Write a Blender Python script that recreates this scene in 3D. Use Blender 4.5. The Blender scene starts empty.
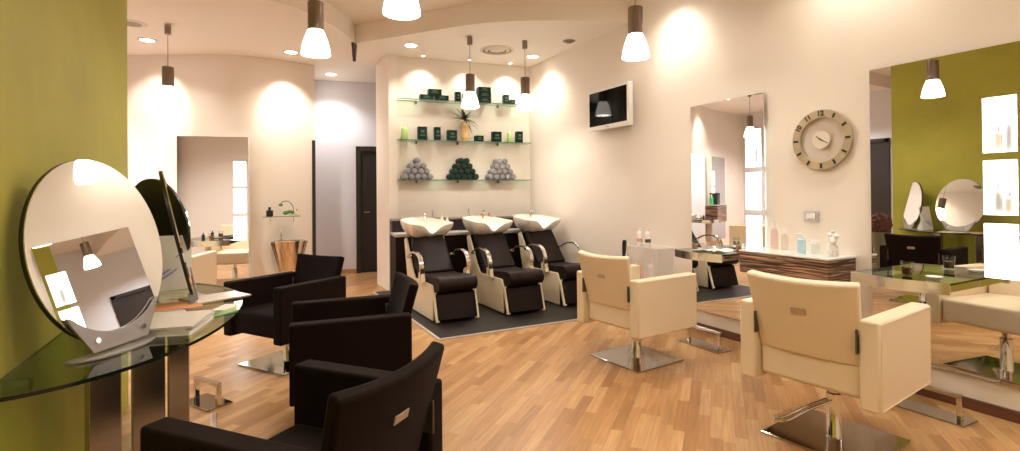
import bpy, bmesh, math, random
from mathutils import Vector, Matrix
random.seed(7)
C = bpy.context.scene.collection
SC = bpy.context.scene
PI = math.pi
R = math.radians

# ------------------------------------------------------------------ materials
def mat(name, col, rough=.5, metal=0., spec=.5, emit=None, strength=0., coat=0., sheen=0., bump=None, vary=None):
    m = bpy.data.materials.new(name); m.use_nodes = True
    nt = m.node_tree; b = nt.nodes['Principled BSDF']
    b.inputs['Base Color'].default_value = (*col, 1)
    b.inputs['Roughness'].default_value = rough
    b.inputs['Metallic'].default_value = metal
    b.inputs['Specular IOR Level'].default_value = spec
    if coat: b.inputs['Coat Weight'].default_value = coat
    if sheen: b.inputs['Sheen Weight'].default_value = sheen; b.inputs['Sheen Roughness'].default_value = .4
    if emit: b.inputs['Emission Color'].default_value = (*emit, 1); b.inputs['Emission Strength'].default_value = strength
    tc = None
    if bump or vary:
        tc = nt.nodes.new('ShaderNodeTexCoord')
    if bump:
        sc, st = bump
        n = nt.nodes.new('ShaderNodeTexNoise'); n.inputs['Scale'].default_value = sc; n.inputs['Detail'].default_value = 4
        bp = nt.nodes.new('ShaderNodeBump'); bp.inputs['Strength'].default_value = st; bp.inputs['Distance'].default_value = .01
        nt.links.new(tc.outputs['Object'], n.inputs['Vector']); nt.links.new(n.outputs['Fac'], bp.inputs['Height'])
        nt.links.new(bp.outputs['Normal'], b.inputs['Normal'])
    if vary:
        sc, amt = vary[0], vary[1]
        n = nt.nodes.new('ShaderNodeTexNoise'); n.inputs['Scale'].default_value = sc; n.inputs['Detail'].default_value = 5; n.inputs['Roughness'].default_value = .6
        mp = nt.nodes.new('ShaderNodeMapping'); mp.inputs['Scale'].default_value = vary[2] if len(vary) > 2 else (1, 1, 1)
        r = nt.nodes.new('ShaderNodeValToRGB')
        r.color_ramp.elements[0].position = .3; r.color_ramp.elements[1].position = .7
        r.color_ramp.elements[0].color = (*[c*(1-amt) for c in col], 1); r.color_ramp.elements[1].color = (*[min(1, c*(1+amt)) for c in col], 1)
        nt.links.new(tc.outputs['Object'], mp.inputs['Vector']); nt.links.new(mp.outputs['Vector'], n.inputs['Vector'])
        nt.links.new(n.outputs['Fac'], r.inputs['Fac']); nt.links.new(r.outputs['Color'], b.inputs['Base Color'])
    return m

def glass_mat(name, tint, refl=1.0, rough=0.0):
    # thin clear glass: tinted see-through plus a Fresnel reflection
    m = bpy.data.materials.new(name); m.use_nodes = True
    nt = m.node_tree; nt.nodes.remove(nt.nodes['Principled BSDF'])
    out = nt.nodes['Material Output']
    t = nt.nodes.new('ShaderNodeBsdfTransparent'); t.inputs['Color'].default_value = (*tint, 1)
    g = nt.nodes.new('ShaderNodeBsdfGlossy'); g.inputs['Roughness'].default_value = rough; g.inputs['Color'].default_value = (.95, 1, .97, 1)
    f = nt.nodes.new('ShaderNodeFresnel'); f.inputs['IOR'].default_value = 1.5
    mu = nt.nodes.new('ShaderNodeMath'); mu.operation = 'MULTIPLY'; mu.inputs[1].default_value = refl
    mx = nt.nodes.new('ShaderNodeMixShader')
    gm = nt.nodes.new('ShaderNodeNewGeometry'); inv = nt.nodes.new('ShaderNodeMath'); inv.operation = 'SUBTRACT'; inv.inputs[0].default_value = 1.0
    m2 = nt.nodes.new('ShaderNodeMath'); m2.operation = 'MULTIPLY'; nt.links.new(gm.outputs['Backfacing'], inv.inputs[1])
    nt.links.new(f.outputs[0], mu.inputs[0]); nt.links.new(mu.outputs[0], m2.inputs[0]); nt.links.new(inv.outputs[0], m2.inputs[1]); nt.links.new(m2.outputs[0], mx.inputs['Fac'])
    nt.links.new(t.outputs[0], mx.inputs[1]); nt.links.new(g.outputs[0], mx.inputs[2]); nt.links.new(mx.outputs[0], out.inputs['Surface'])
    return m

def floor_mat():
    m = bpy.data.materials.new('oak_strip_parquet'); m.use_nodes = True
    nt = m.node_tree; N = nt.nodes; L = nt.links; b = N['Principled BSDF']
    def math_(op, a, bb=None, c=None):
        n = N.new('ShaderNodeMath'); n.operation = op
        for i, v in enumerate((a, bb, c)):
            if v is None: continue
            if hasattr(v, 'is_linked'): L.new(v, n.inputs[i])
            else: n.inputs[i].default_value = v
        return n.outputs[0]
    g = N.new('ShaderNodeNewGeometry'); s = N.new('ShaderNodeSeparateXYZ'); L.new(g.outputs['Position'], s.inputs[0])
    a = R(49.4); sx, cx = math.sin(a), math.cos(a)
    u = math_('ADD', math_('MULTIPLY', s.outputs[0], sx), math_('MULTIPLY', s.outputs[1], cx))
    v = math_('ADD', math_('MULTIPLY', s.outputs[0], cx), math_('MULTIPLY', s.outputs[1], -sx))
    W, LN = .064, .44
    vr = math_('DIVIDE', v, W); row = math_('FLOOR', vr)
    wn = N.new('ShaderNodeTexWhiteNoise'); wn.noise_dimensions = '1D'; L.new(row, wn.inputs['W'])
    ur = math_('ADD', math_('DIVIDE', u, LN), math_('MULTIPLY', wn.outputs['Value'], 7.31)); idx = math_('FLOOR', ur)
    cm = N.new('ShaderNodeCombineXYZ'); L.new(row, cm.inputs[0]); L.new(idx, cm.inputs[1])
    w2 = N.new('ShaderNodeTexWhiteNoise'); w2.noise_dimensions = '3D'; L.new(cm.outputs[0], w2.inputs['Vector'])
    ramp = N.new('ShaderNodeValToRGB'); cr = ramp.color_ramp
    cr.elements[0].position = 0; cr.elements[0].color = FLOOR_COLS[0]
    cr.elements[1].position = 1; cr.elements[1].color = FLOOR_COLS[3]
    for p, c in ((.35, FLOOR_COLS[1]), (.7, FLOOR_COLS[2])):
        e = cr.elements.new(p); e.color = c
    L.new(w2.outputs['Value'], ramp.inputs['Fac'])
    # grain stretched along the plank
    cg = N.new('ShaderNodeCombineXYZ'); L.new(math_('MULTIPLY', u, 2.2), cg.inputs[0]); L.new(math_('MULTIPLY', v, 38.), cg.inputs[1]); L.new(math_('MULTIPLY', w2.outputs['Value'], 20.), cg.inputs[2])
    ng = N.new('ShaderNodeTexNoise'); ng.inputs['Scale'].default_value = 1.5; ng.inputs['Detail'].default_value = 5; L.new(cg.outputs[0], ng.inputs['Vector'])
    mr = N.new('ShaderNodeMapRange'); mr.inputs['From Min'].default_value = .3; mr.inputs['From Max'].default_value = .7; mr.inputs['To Min'].default_value = .80; mr.inputs['To Max'].default_value = 1.12
    L.new(ng.outputs['Fac'], mr.inputs['Value'])
    # thin seams
    fv = math_('FRACT', vr); fu = math_('FRACT', ur)
    seam = math_('MAXIMUM', math_('LESS_THAN', fv, .03), math_('LESS_THAN', fu, .006))
    shade = math_('MULTIPLY', mr.outputs[0], math_('SUBTRACT', 1.0, math_('MULTIPLY', seam, .25)))
    mx = N.new('ShaderNodeVectorMath'); mx.operation = 'SCALE'; L.new(ramp.outputs['Color'], mx.inputs[0]); L.new(shade, mx.inputs['Scale'])
    L.new(mx.outputs[0], b.inputs['Base Color'])
    b.inputs['Roughness'].default_value = .33; b.inputs['Specular IOR Level'].default_value = .45
    return m

def zebra_mat():
    m = bpy.data.materials.new('zebrano_veneer'); m.use_nodes = True
    nt = m.node_tree; N = nt.nodes; L = nt.links; b = N['Principled BSDF']
    tc = N.new('ShaderNodeTexCoord'); mp = N.new('ShaderNodeMapping'); mp.inputs['Scale'].default_value = (2.0, 2.0, 62)
    L.new(tc.outputs['Object'], mp.inputs['Vector'])
    n = N.new('ShaderNodeTexNoise'); n.inputs['Scale'].default_value = 1.4; n.inputs['Detail'].default_value = 3.5; n.inputs['Distortion'].default_value = .5
    L.new(mp.outputs[0], n.inputs['Vector'])
    r = N.new('ShaderNodeValToRGB'); e = r.color_ramp.elements
    e[0].position = .40; e[0].color = (.022, .010, .007, 1); e[1].position = .62; e[1].color = (.60, .37, .22, 1)
    k = e.new(.50); k.color = (.13, .055, .03, 1)
    L.new(n.outputs['Fac'], r.inputs['Fac']); L.new(r.outputs['Color'], b.inputs['Base Color'])
    b.inputs['Roughness'].default_value = .3
    return m

def towel_mat(name, c0, c1):
    m = bpy.data.materials.new(name); m.use_nodes = True
    nt = m.node_tree; N = nt.nodes; L = nt.links; b = N['Principled BSDF']
    tc = N.new('ShaderNodeTexCoord'); mp = N.new('ShaderNodeMapping'); mp.inputs['Scale'].default_value = (1, 0, 1)
    L.new(tc.outputs['Object'], mp.inputs['Vector'])
    w = N.new('ShaderNodeTexWave'); w.wave_type = 'RINGS'; w.rings_direction = 'SPHERICAL'; w.inputs['Scale'].default_value = 26; w.inputs['Distortion'].default_value = 1.5
    L.new(mp.outputs[0], w.inputs['Vector'])
    r = N.new('ShaderNodeValToRGB'); e = r.color_ramp.elements
    e[0].color = (*c0, 1); e[1].color = (*c1, 1); e[0].position = .15; e[1].position = .7
    L.new(w.outputs['Fac'], r.inputs['Fac']); L.new(r.outputs['Color'], b.inputs['Base Color'])
    b.inputs['Roughness'].default_value = .95
    return m

FLOOR_COLS = ((.335, .160, .058, 1), (.415, .215, .083, 1), (.48, .262, .108, 1), (.545, .325, .150, 1))
WALLC = (.83, .75, .66)
M = {}
M['wall'] = mat('cream_wall_paint', WALLC, .6, vary=(1.5, .012))
M['wallgrey'] = mat('greyish_lilac_wall_paint', (.68, .67, .71), .65, vary=(1.5, .012))
M['ceil'] = mat('ceiling_paint', (.85, .78, .70), .75, vary=(.8, .01))
M['green'] = mat('olive_green_sponged_paint', (.425, .395, .064), .55, spec=.18, bump=(6, .06), vary=(1.6, .10))
M['floor'] = floor_mat()
M['skirt'] = mat('dark_reddish_skirting_wood', (.115, .042, .022), .35, vary=(3, .2, (1, 1, 20)))
M['doorwood'] = mat('dark_brown_door_wood', (.020, .012, .010), .35, vary=(4, .2))
M['chrome'] = mat('polished_chrome', (.80, .79, .77), .09, 1.)
M['steel'] = mat('brushed_steel', (.46, .42, .37), .24, 1., vary=(4, .06, (1, 1, 30)))
M['plate'] = mat('polished_dark_steel_plate', (.50, .47, .43), .08, 1.)
M['railsteel'] = mat('satin_chrome_rail', (.74, .71, .67), .2, 1.)
M['mirror'] = mat('silvered_mirror', (.90, .91, .90), .004, 1.)
M['mblack'] = mat('black_mirror_back', (.008, .008, .009), .3)
M['glass'] = glass_mat('greenish_table_glass', (.66, .77, .66))
M['glassedge'] = mat('dark_green_glass_edge', (.007, .014, .010), .12)
M['clear'] = glass_mat('clear_glass', (.93, .97, .95))
M['shelfglass'] = glass_mat('shelf_glass', (.78, .90, .84))
M['shelfedge'] = mat('green_glass_shelf_edge', (.10, .22, .17), .1)
M['leather'] = mat('cream_leather', (.76, .64, .45), .42, coat=.08, bump=(90, .03))
M['dark'] = mat('dark_brown_fabric', (.0085, .0036, .0022), .88, spec=.10, sheen=.03, bump=(260, .12))
M['washdark'] = mat('dark_brown_leatherette', (.012, .0055, .004), .5, spec=.16, bump=(120, .04))
M['washcream'] = mat('cream_lacquered_shell', (.74, .64, .47), .3)
M['ceramic'] = mat('white_glazed_ceramic', (.88, .84, .77), .12, coat=.4)
M['white'] = mat('white_plastic', (.82, .80, .77), .35)
M['whitegloss'] = mat('white_lacquered_glass', (.86, .85, .82), .08, coat=.3)
M['black'] = mat('black_plastic', (.012, .011, .011), .35)
M['screen'] = mat('black_glossy_screen', (.004, .004, .004), .05, spec=.10)
M['lampmetal'] = mat('warm_grey_anodised_metal', (.24, .185, .14), .34, .75)
M['shade'] = mat('frosted_white_lamp_glass', (.9, .88, .84), .4, emit=(1, .93, .82), strength=5.0)
M['lens'] = mat('lit_downlight_lens', (.9, .88, .85), .4, emit=(1, .93, .84), strength=9.0)
M['niche'] = mat('backlit_opal_lining', (.9, .9, .9), .5, emit=(1, .965, .91), strength=1.6)
M['trimwhite'] = mat('off_white_metal_ring', (.70, .60, .48), .45)
M['zebra'] = zebra_mat()
M['matfloor'] = mat('dark_vinyl_mat', (.017, .013, .010), .5, spec=.3, vary=(12, .15))
M['matedge'] = mat('pale_aluminium_edge', (.62, .58, .54), .35, .4)
M['boxgreen'] = mat('dark_green_carton', (.004, .020, .012), .5, spec=.15)
M['boxlabel'] = mat('dull_green_print', (.06, .11, .075), .5)
M['lime'] = mat('lime_green_liquid_bottle', (.50, .74, .26), .3)
M['leaf'] = mat('dark_green_leaf', (.020, .040, .016), .5)
M['leaflight'] = mat('fresh_green_leaf', (.06, .25, .04), .5)
M['bamboo'] = mat('bamboo_cane', (.62, .40, .17), .5, vary=(3, .2, (1, 1, 12)))
M['towelgrey'] = towel_mat('grey_towelling', (.10, .095, .10), (.36, .345, .355))
M['towelgreen'] = towel_mat('dark_green_towelling', (.002, .010, .006), (.008, .026, .016))
M['clockwood'] = mat('pale_wood_clock_ring', (.47, .37, .23), .45, vary=(5, .2))
M['clockface'] = mat('light_clock_face', (.76, .67, .54), .5)
M['ink'] = mat('black_ink', (.012, .010, .009), .5)
M['badge'] = mat('satin_metal_badge', (.50, .46, .40), .3, .9)
M['bracket'] = mat('dark_metal_bracket', (.16, .14, .12), .35, .9)
M['standgrey'] = mat('grey_satin_stand_metal', (.36, .325, .31), .38, .55)
M['paper'] = mat('white_paper', (.84, .80, .74), .6)
M['purple'] = mat('lilac_print', (.42, .36, .62), .6)
M['orange'] = mat('orange_print', (.78, .34, .14), .5)
M['redpk'] = mat('red_orange_plastic', (.80, .17, .05), .35)
M['yellow'] = mat('amber_yellow_plastic', (.85, .52, .08), .35)
M['paleyellow'] = mat('pale_yellow_plastic', (.82, .74, .50), .35)
M['silver'] = mat('silver_can', (.55, .53, .52), .25, .9)
M['pink'] = mat('salmon_label_print', (.80, .36, .26), .5)
M['blue'] = mat('pale_blue_plastic', (.45, .66, .74), .3)
M['drink'] = mat('dark_red_drink', (.09, .012, .010), .15)
M['amber'] = mat('amber_drink', (.46, .16, .06), .15)
M['acrylic'] = glass_mat('milky_acrylic', (.92, .88, .84), 1.0, .1)
M['acrylfrost'] = None
M['copper'] = mat('brushed_bronze_steel', (.66, .54, .43), .16, 1., vary=(6, .25, (8, 8, 1)))
M['moss'] = mat('dark_red_brown_moss', (.09, .03, .02), .9, bump=(40, .8), vary=(30, .5))
M['vase'] = mat('grey_green_vase_glaze', (.14, .13, .075), .25)
M['perfume'] = mat('black_perfume_glass', (.012, .012, .016), .1)
M['cable'] = mat('dark_cable', (.10, .08, .06), .5)
m_ = bpy.data.materials.new('frosted_acrylic'); m_.use_nodes = True
_nt = m_.node_tree; _b = _nt.nodes['Principled BSDF']; _b.inputs['Base Color'].default_value = (.93, .88, .83, 1); _b.inputs['Roughness'].default_value = .25
_t = _nt.nodes.new('ShaderNodeBsdfTransparent'); _mx = _nt.nodes.new('ShaderNodeMixShader'); _mx.inputs['Fac'].default_value = .26
_nt.links.new(_t.outputs[0], _mx.inputs[1]); _nt.links.new(_b.outputs[0], _mx.inputs[2]); _nt.links.new(_mx.outputs[0], _nt.nodes['Material Output'].inputs['Surface'])
M['acrylfrost'] = m_

# ------------------------------------------------------------------ mesh helpers
def bm_(): return bmesh.new()
def box(bm, x0, x1, y0, y1, z0, z1, X=None, mi=0):
    v = [bm.verts.new(p) for p in ((x0,y0,z0),(x1,y0,z0),(x1,y1,z0),(x0,y1,z0),(x0,y0,z1),(x1,y0,z1),(x1,y1,z1),(x0,y1,z1))]
    if X is not None:
        for a in v: a.co = X @ a.co
    for q in ((3,2,1,0),(4,5,6,7),(0,1,5,4),(1,2,6,5),(2,3,7,6),(3,0,4,7)):
        f = bm.faces.new([v[i] for i in q]); f.material_index = mi
    return bm
def prism(bm, poly, z0, z1, X=None, mi=0, side_mi=None):
    # poly in x,y, extruded along z
    n = len(poly); a = [bm.verts.new((p[0], p[1], z0)) for p in poly]; b = [bm.verts.new((p[0], p[1], z1)) for p in poly]
    if X is not None:
        for q in a+b: q.co = X @ q.co
    f = bm.faces.new(list(reversed(a))); f.material_index = mi
    f = bm.faces.new(b); f.material_index = mi
    for i in range(n):
        f = bm.faces.new((a[i], a[(i+1) % n], b[(i+1) % n], b[i])); f.material_index = mi if side_mi is None else side_mi
    return bm
def lathe(bm, prof, seg=24, X=None, closed=False, mi=0):
    rings = []
    for r, z in prof:
        if r < 1e-6: ring = [bm.verts.new((0, 0, z))]
        else: ring = [bm.verts.new((r*math.cos(2*PI*i/seg), r*math.sin(2*PI*i/seg), z)) for i in range(seg)]
        if X is not None:
            for v in ring: v.co = X @ v.co
        rings.append(ring)
    pairs = list(zip(rings, rings[1:]))
    if closed: pairs.append((rings[-1], rings[0]))
    for a, b in pairs:
        if len(a) == 1 and len(b) == 1: continue
        for i in range(seg):
            j = (i+1) % seg
            if len(a) == 1: f = bm.faces.new((a[0], b[j], b[i]))
            elif len(b) == 1: f = bm.faces.new((a[i], a[j], b[0]))
            else: f = bm.faces.new((a[i], a[j], b[j], b[i]))
            f.material_index = mi
    return bm
def cyl(bm, r, z0, z1, seg=24, X=None, r1=None, mi=0):
    r1 = r if r1 is None else r1
    return lathe(bm, [(0, z0), (r, z0), (r1, z1), (0, z1)], seg, X, mi=mi)
def sweep(bm, pts, section, up=Vector((0, 0, 1)), closed=False, cap=True):
    # section: list of (a,b) in the plane of side / normal
    P = [Vector(p) for p in pts]; n = len(P); rings = []
    for i in range(n):
        if closed: t = P[(i+1) % n]-P[(i-1) % n]
        else: t = P[min(i+1, n-1)]-P[max(i-1, 0)]
        t.normalize(); s = t.cross(up)
        if s.length < 1e-4: s = t.cross(Vector((0, 1, 0)))
        s.normalize(); q = s.cross(t).normalized()
        rings.append([bm.verts.new(P[i]+s*a+q*b) for a, b in section])
    k = len(section)
    for i in range(n if closed else n-1):
        a, b = rings[i], rings[(i+1) % n]
        for j in range(k): bm.faces.new((a[j], a[(j+1) % k], b[(j+1) % k], b[j]))
    if not closed and cap:
        bm.faces.new(list(reversed(rings[0]))); bm.faces.new(rings[-1])
    return bm
def circ(r, k=8): return [(r*math.cos(2*PI*i/k), r*math.sin(2*PI*i/k)) for i in range(k)]
def rect(a, b): return [(-a, -b), (a, -b), (a, b), (-a, b)]
def tube(bm, pts, r, k=8, up=Vector((0, 0, 1)), closed=False): return sweep(bm, pts, circ(r, k), up, closed)
def smooth_pts(pts, n=6):
    P = [Vector(p) for p in pts]; out = []
    for i in range(len(P)-1):
        p0, p1, p2, p3 = P[max(i-1, 0)], P[i], P[i+1], P[min(i+2, len(P)-1)]
        for k in range(n):
            t = k/n
            out.append(.5*((2*p1)+(-p0+p2)*t+(2*p0-5*p1+4*p2-p3)*t*t+(-p0+3*p1-3*p2+p3)*t**3))
    out.append(P[-1]); return out
def slab(bm, fn, nu, nv, thick):
    # closed curved slab: fn(u,v)->(point, normal); the back sheet is offset by thick along the normal
    A = [[None]*(nv+1) for _ in range(nu+1)]; B = [[None]*(nv+1) for _ in range(nu+1)]
    for i in range(nu+1):
        for j in range(nv+1):
            p, n = fn(i/nu, j/nv); A[i][j] = bm.verts.new(p); B[i][j] = bm.verts.new(Vector(p)+Vector(n).normalized()*thick)
    for i in range(nu):
        for j in range(nv):
            bm.faces.new((A[i][j], A[i+1][j], A[i+1][j+1], A[i][j+1])); bm.faces.new((B[i][j+1], B[i+1][j+1], B[i+1][j], B[i][j]))
    for i in range(nu):
        bm.faces.new((A[i+1][0], A[i][0], B[i][0], B[i+1][0])); bm.faces.new((A[i][nv], A[i+1][nv], B[i+1][nv], B[i][nv]))
    for j in range(nv):
        bm.faces.new((A[0][j], A[0][j+1], B[0][j+1], B[0][j])); bm.faces.new((A[nu][j+1], A[nu][j], B[nu][j], B[nu][j+1]))
    return bm
def obj(name, bm, m, parent=None, smooth=True, bevel=0, seg=2, sub=0, loc=None):
    bmesh.ops.recalc_face_normals(bm, faces=bm.faces[:])
    me = bpy.data.meshes.new(name); bm.to_mesh(me); bm.free()
    for x in (m if isinstance(m, (list, tuple)) else [m]): me.materials.append(x)
    o = bpy.data.objects.new(name, me); C.objects.link(o)
    if smooth:
        me.polygons.foreach_set('use_smooth', [True]*len(me.polygons)); me.set_sharp_from_angle(angle=R(38))
    if bevel:
        b = o.modifiers.new('bevel', 'BEVEL'); b.width = bevel; b.segments = seg; b.limit_method = 'ANGLE'; b.angle_limit = R(38); b.harden_normals = False
    if sub:
        s = o.modifiers.new('subd', 'SUBSURF'); s.levels = sub; s.render_levels = sub
    if parent is not None: o.parent = parent
    if loc is not None: o.location = loc
    return o
def tag(o, label, cat, group=None):
    o['label'] = label; o['category'] = cat
    if group: o['group'] = group
    return o
def thing(name, label, cat, loc=(0, 0, 0), rotz=0, group=None):
    o = bpy.data.objects.new(name, None); C.objects.link(o); o.empty_display_size = .1
    o.location = loc; o.rotation_euler = (0, 0, rotz)
    return tag(o, label, cat, group)
def struct(name, bm, m, parent=None, **k):
    o = obj(name, bm, m, parent, **k); o['kind'] = 'structure'; return o
def dup(root, loc, rotz=0, label=None, group=None):
    r = root.copy(); C.objects.link(r); r.location = loc; r.rotation_euler = (0, 0, rotz)
    if label: r['label'] = label
    if group: r['group'] = group
    for ch in list(root.children):
        c = ch.copy(); C.objects.link(c); c.parent = r
        for g in ch.children:
            d = g.copy(); C.objects.link(d); d.parent = c
    return r
def light(name, kind, loc, energy, col, size=.05, angle=None, blend=.6, target=None):
    l = bpy.data.lights.new(name, kind); l.energy = energy; l.color = col
    if kind in ('POINT', 'SPOT'): l.shadow_soft_size = size
    if kind == 'SPOT': l.spot_size = angle; l.spot_blend = blend
    o = bpy.data.objects.new(name, l); C.objects.link(o); o.location = loc
    if target is not None: o.rotation_euler = (Vector(target)-Vector(loc)).to_track_quat('-Z', 'Y').to_euler()
    return o
T = Matrix.Translation
def RX(a): return Matrix.Rotation(a, 4, 'X')
def RY(a): return Matrix.Rotation(a, 4, 'Y')
def RZ(a): return Matrix.Rotation(a, 4, 'Z')

# ------------------------------------------------------------------ camera (eye height 1.32 m)
def make_camera():
    f = 520.
    yaw, p, r = R(27.44), R(.4), R(.5)
    F = Vector((math.sin(yaw)*math.cos(p), math.cos(yaw)*math.cos(p), math.sin(p)))
    R0 = Vector((math.cos(yaw), -math.sin(yaw), 0)); U0 = R0.cross(F)
    Rt = R0*math.cos(r)-U0*math.sin(r); U = Rt.cross(F)
    cd = bpy.data.cameras.new('camera'); cam = bpy.data.objects.new('camera', cd); C.objects.link(cam)
    mw = Matrix((Rt, U, -F)).transposed().to_4x4(); mw.translation = (0, 0, 1.32); cam.matrix_world = mw
    cd.sensor_fit = 'HORIZONTAL'; cd.sensor_width = 36; cd.lens = 36*f/1020
    cd.shift_x = 0; cd.shift_y = (189.5-225.5)/1020
    cd.clip_start = .05; cd.clip_end = 60
    SC.camera = cam
make_camera()

# ------------------------------------------------------------------ setting
WX = 3.89            # the long wall with the two tall mirrors
GX, GY = -.632, 4.045  # face and end of the green wall
ZU, ZL = 3.45, 3.22  # the two ceiling heights
struct('floor', box(bm_(), -3.4, 4.1, -3.2, 9.7, -.06, 0), M['floor'], smooth=False)
struct('ceiling_upper', box(bm_(), -3.4, 4.1, -3.2, 9.7, ZU, ZU+.08), M['ceil'], smooth=False)
edgeL = smooth_pts([(-3.4, 5.30, 0), (-1.6, 5.18, 0), (-.68, 5.28, 0), (.26, 5.55, 0), (.60, 5.76, 0), (.97, 6.13, 0), (1.29, 6.67, 0)], 6)
edgeR = smooth_pts([(1.29, 6.67, 0), (1.715, 6.14, 0), (2.05, 5.69, 0), (2.37, 5.31, 0), (2.80, 4.99, 0), (3.37, 4.72, 0), (4.1, 4.42, 0)], 6)
poly = [(p.x, p.y) for p in edgeL]+[(p.x, p.y) for p in edgeR[1:]]+[(4.1, 9.7), (-3.4, 9.7)]
struct('ceiling_lower', prism(bm_(), poly, ZL, ZU+.01), M['ceil'], smooth=True)

def slab_wall(name, a, b, z0, z1, th, m, holes=()):
    # vertical wall from a to b (plan), thickness th to the right of a->b, optional holes (s0,s1,z0,z1)
    a, b = Vector(a), Vector(b); L = (b-a).length; d = (b-a)/L; n = Vector((d.y, -d.x))
    X = Matrix(((d.x, n.x, 0, a.x), (d.y, n.y, 0, a.y), (0, 0, 1, 0), (0, 0, 0, 1)))
    xs = sorted({0, L, *[h[0] for h in holes], *[h[1] for h in holes]}); zs = sorted({z0, z1, *[h[2] for h in holes], *[h[3] for h in holes]})
    bm = bm_()
    for i in range(len(xs)-1):
        for j in range(len(zs)-1):
            cx, cz = (xs[i]+xs[i+1])/2, (zs[j]+zs[j+1])/2
            if any(h[0] < cx < h[1] and h[2] < cz < h[3] for h in holes): continue
            box(bm, xs[i], xs[i+1], 0, th, zs[j], zs[j+1], X)
    bmesh.ops.remove_doubles(bm, verts=bm.verts[:], dist=1e-5)
    return struct(name, bm, m, smooth=False)
# mirrored wall: holes for the lit niches of both mirrors
M1Y, M2Y = (2.85, 3.65), (1.245, 2.034)
holes = [(y0+.018+3.2, y0+.188+3.2, .78, 1.87) for y0 in (M1Y[0], M2Y[0])]
slab_wall('wall_right', (WX, -3.2), (WX, 7.1), 0, ZU, .22, M['wall'], holes)
slab_wall('wall_rear', (4.1, -3.2), (-.9, -3.2), 0, ZU, .15, M['wall'])
struct('wall_green', box(bm_(), GX-.13, GX, -3.2, GY, 0, ZU), M['green'], smooth=False)
slab_wall('wall_side_room_near', (-.81, GY-.12), (-3.4, GY-.12), 0, ZU, .1, M['wall'])
slab_wall('wall_side_room_left', (-3.2, 4.2), (-3.2, 9.6), 0, ZU, -.15, M['wallgrey'])
# niche wall behind the washing units
NW0, NW1 = Vector((1.86, 7.085)), Vector((4.0, 6.815))
slab_wall('wall_back', NW1, NW0, 0, ZL, .14, M['wall'])
bm = bm_(); prism(bm, [(1.79, 7.00), (1.905, 7.00), (1.905, 7.3), (1.93, 7.72), (1.79, 7.72)], 0, ZL)
struct('wall_partition', bm, M['wall'], smooth=False)
# curved wall with the third tall mirror
curve = smooth_pts([(-3.3, 9.15, 0), (-2.2, 8.95, 0), (-1.32, 8.55, 0), (-.71, 8.22, 0), (-.25, 7.99, 0), (.05, 7.93, 0), (.42, 7.95, 0), (.70, 8.02, 0), (.94, 8.10, 0)], 6)
cp = [(p.x, p.y) for p in curve]
bm = bm_(); prism(bm, cp+[(.98, 8.10), (1.10, 9.6), (.9, 9.6), (.6, 8.6), (-.4, 8.5), (-3.3, 9.6)], 0, ZL)
struct('wall_curved', bm, M['wall'])
slab_wall('wall_corridor_end', (3.2, 8.72), (.95, 9.12), 0, ZL, .12, M['wallgrey'])
slab_wall('wall_corridor_side', (2.9, 7.0), (2.9, 8.9), 0, ZL, .1, M['wallgrey'])
# dark jamb at the mouth of the corridor
struct('trim_1', box(bm_(), .938, .985, 8.085, 8.14, 0, 2.12), M['doorwood'], smooth=False)
# skirtings
struct('baseboard_right', box(bm_(), WX-.022, WX, -3.1, 4.455, 0, .067), M['skirt'], smooth=False, bevel=.004)
bm = bm_(); d = (Vector((3.2, 8.72))-Vector((.95, 9.12))).normalized(); n_ = Vector((d.y, -d.x))
sweep(bm, [(1.06, 9.10-.012, .035), (1.73, 8.98-.012, .035)], rect(.010, .035)); struct('baseboard_back', bm, mat('oak_skirting', (.45, .25, .12), .4), smooth=False)
# corridor door: dark frame, door ajar
th = R(-10.1)
dr = bpy.data.objects.new('door_1', None); C.objects.link(dr); dr.location = (1.735, 8.975, 0); dr.rotation_euler = (0, 0, th); dr['kind'] = 'structure'
bm = bm_(); box(bm, 0, .075, -.05, .02, 0, 2.13); box(bm, .80, .875, -.05, .02, 0, 2.13); box(bm, 0, .875, -.05, .02, 2.05, 2.13)
struct('door_frame', bm, M['doorwood'], dr, smooth=False, bevel=.005)
struct('door_leaf', box(bm_(), .075, .80, -.012, .018, .005, 2.05), mat('very_dark_door_panel', (.012, .009, .008), .5), dr, smooth=False)
bm = bm_(); tube(bm, [(.13, -.02, 1.02), (.13, -.06, 1.02), (.22, -.06, 1.02)], .009); struct('door_handle', bm, M['steel'], dr)
# dark doorway of the side room (seen in the tall mirror)
dr = bpy.data.objects.new('door_2', None); C.objects.link(dr); dr.location = (-3.2, 5.3, 0); dr['kind'] = 'structure'
bm = bm_(); box(bm, 0, .05, 0, .08, 0, 2.3); box(bm, 0, .05, 1.25, 1.33, 0, 2.3); box(bm, 0, .05, 0, 1.33, 2.22, 2.3)
struct('door_frame', bm, M['doorwood'], dr, smooth=False, bevel=.005)
struct('door_leaf', box(bm_(), .0, .025, .08, 1.25, .005, 2.22), M['doorwood'], dr, smooth=False)

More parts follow.
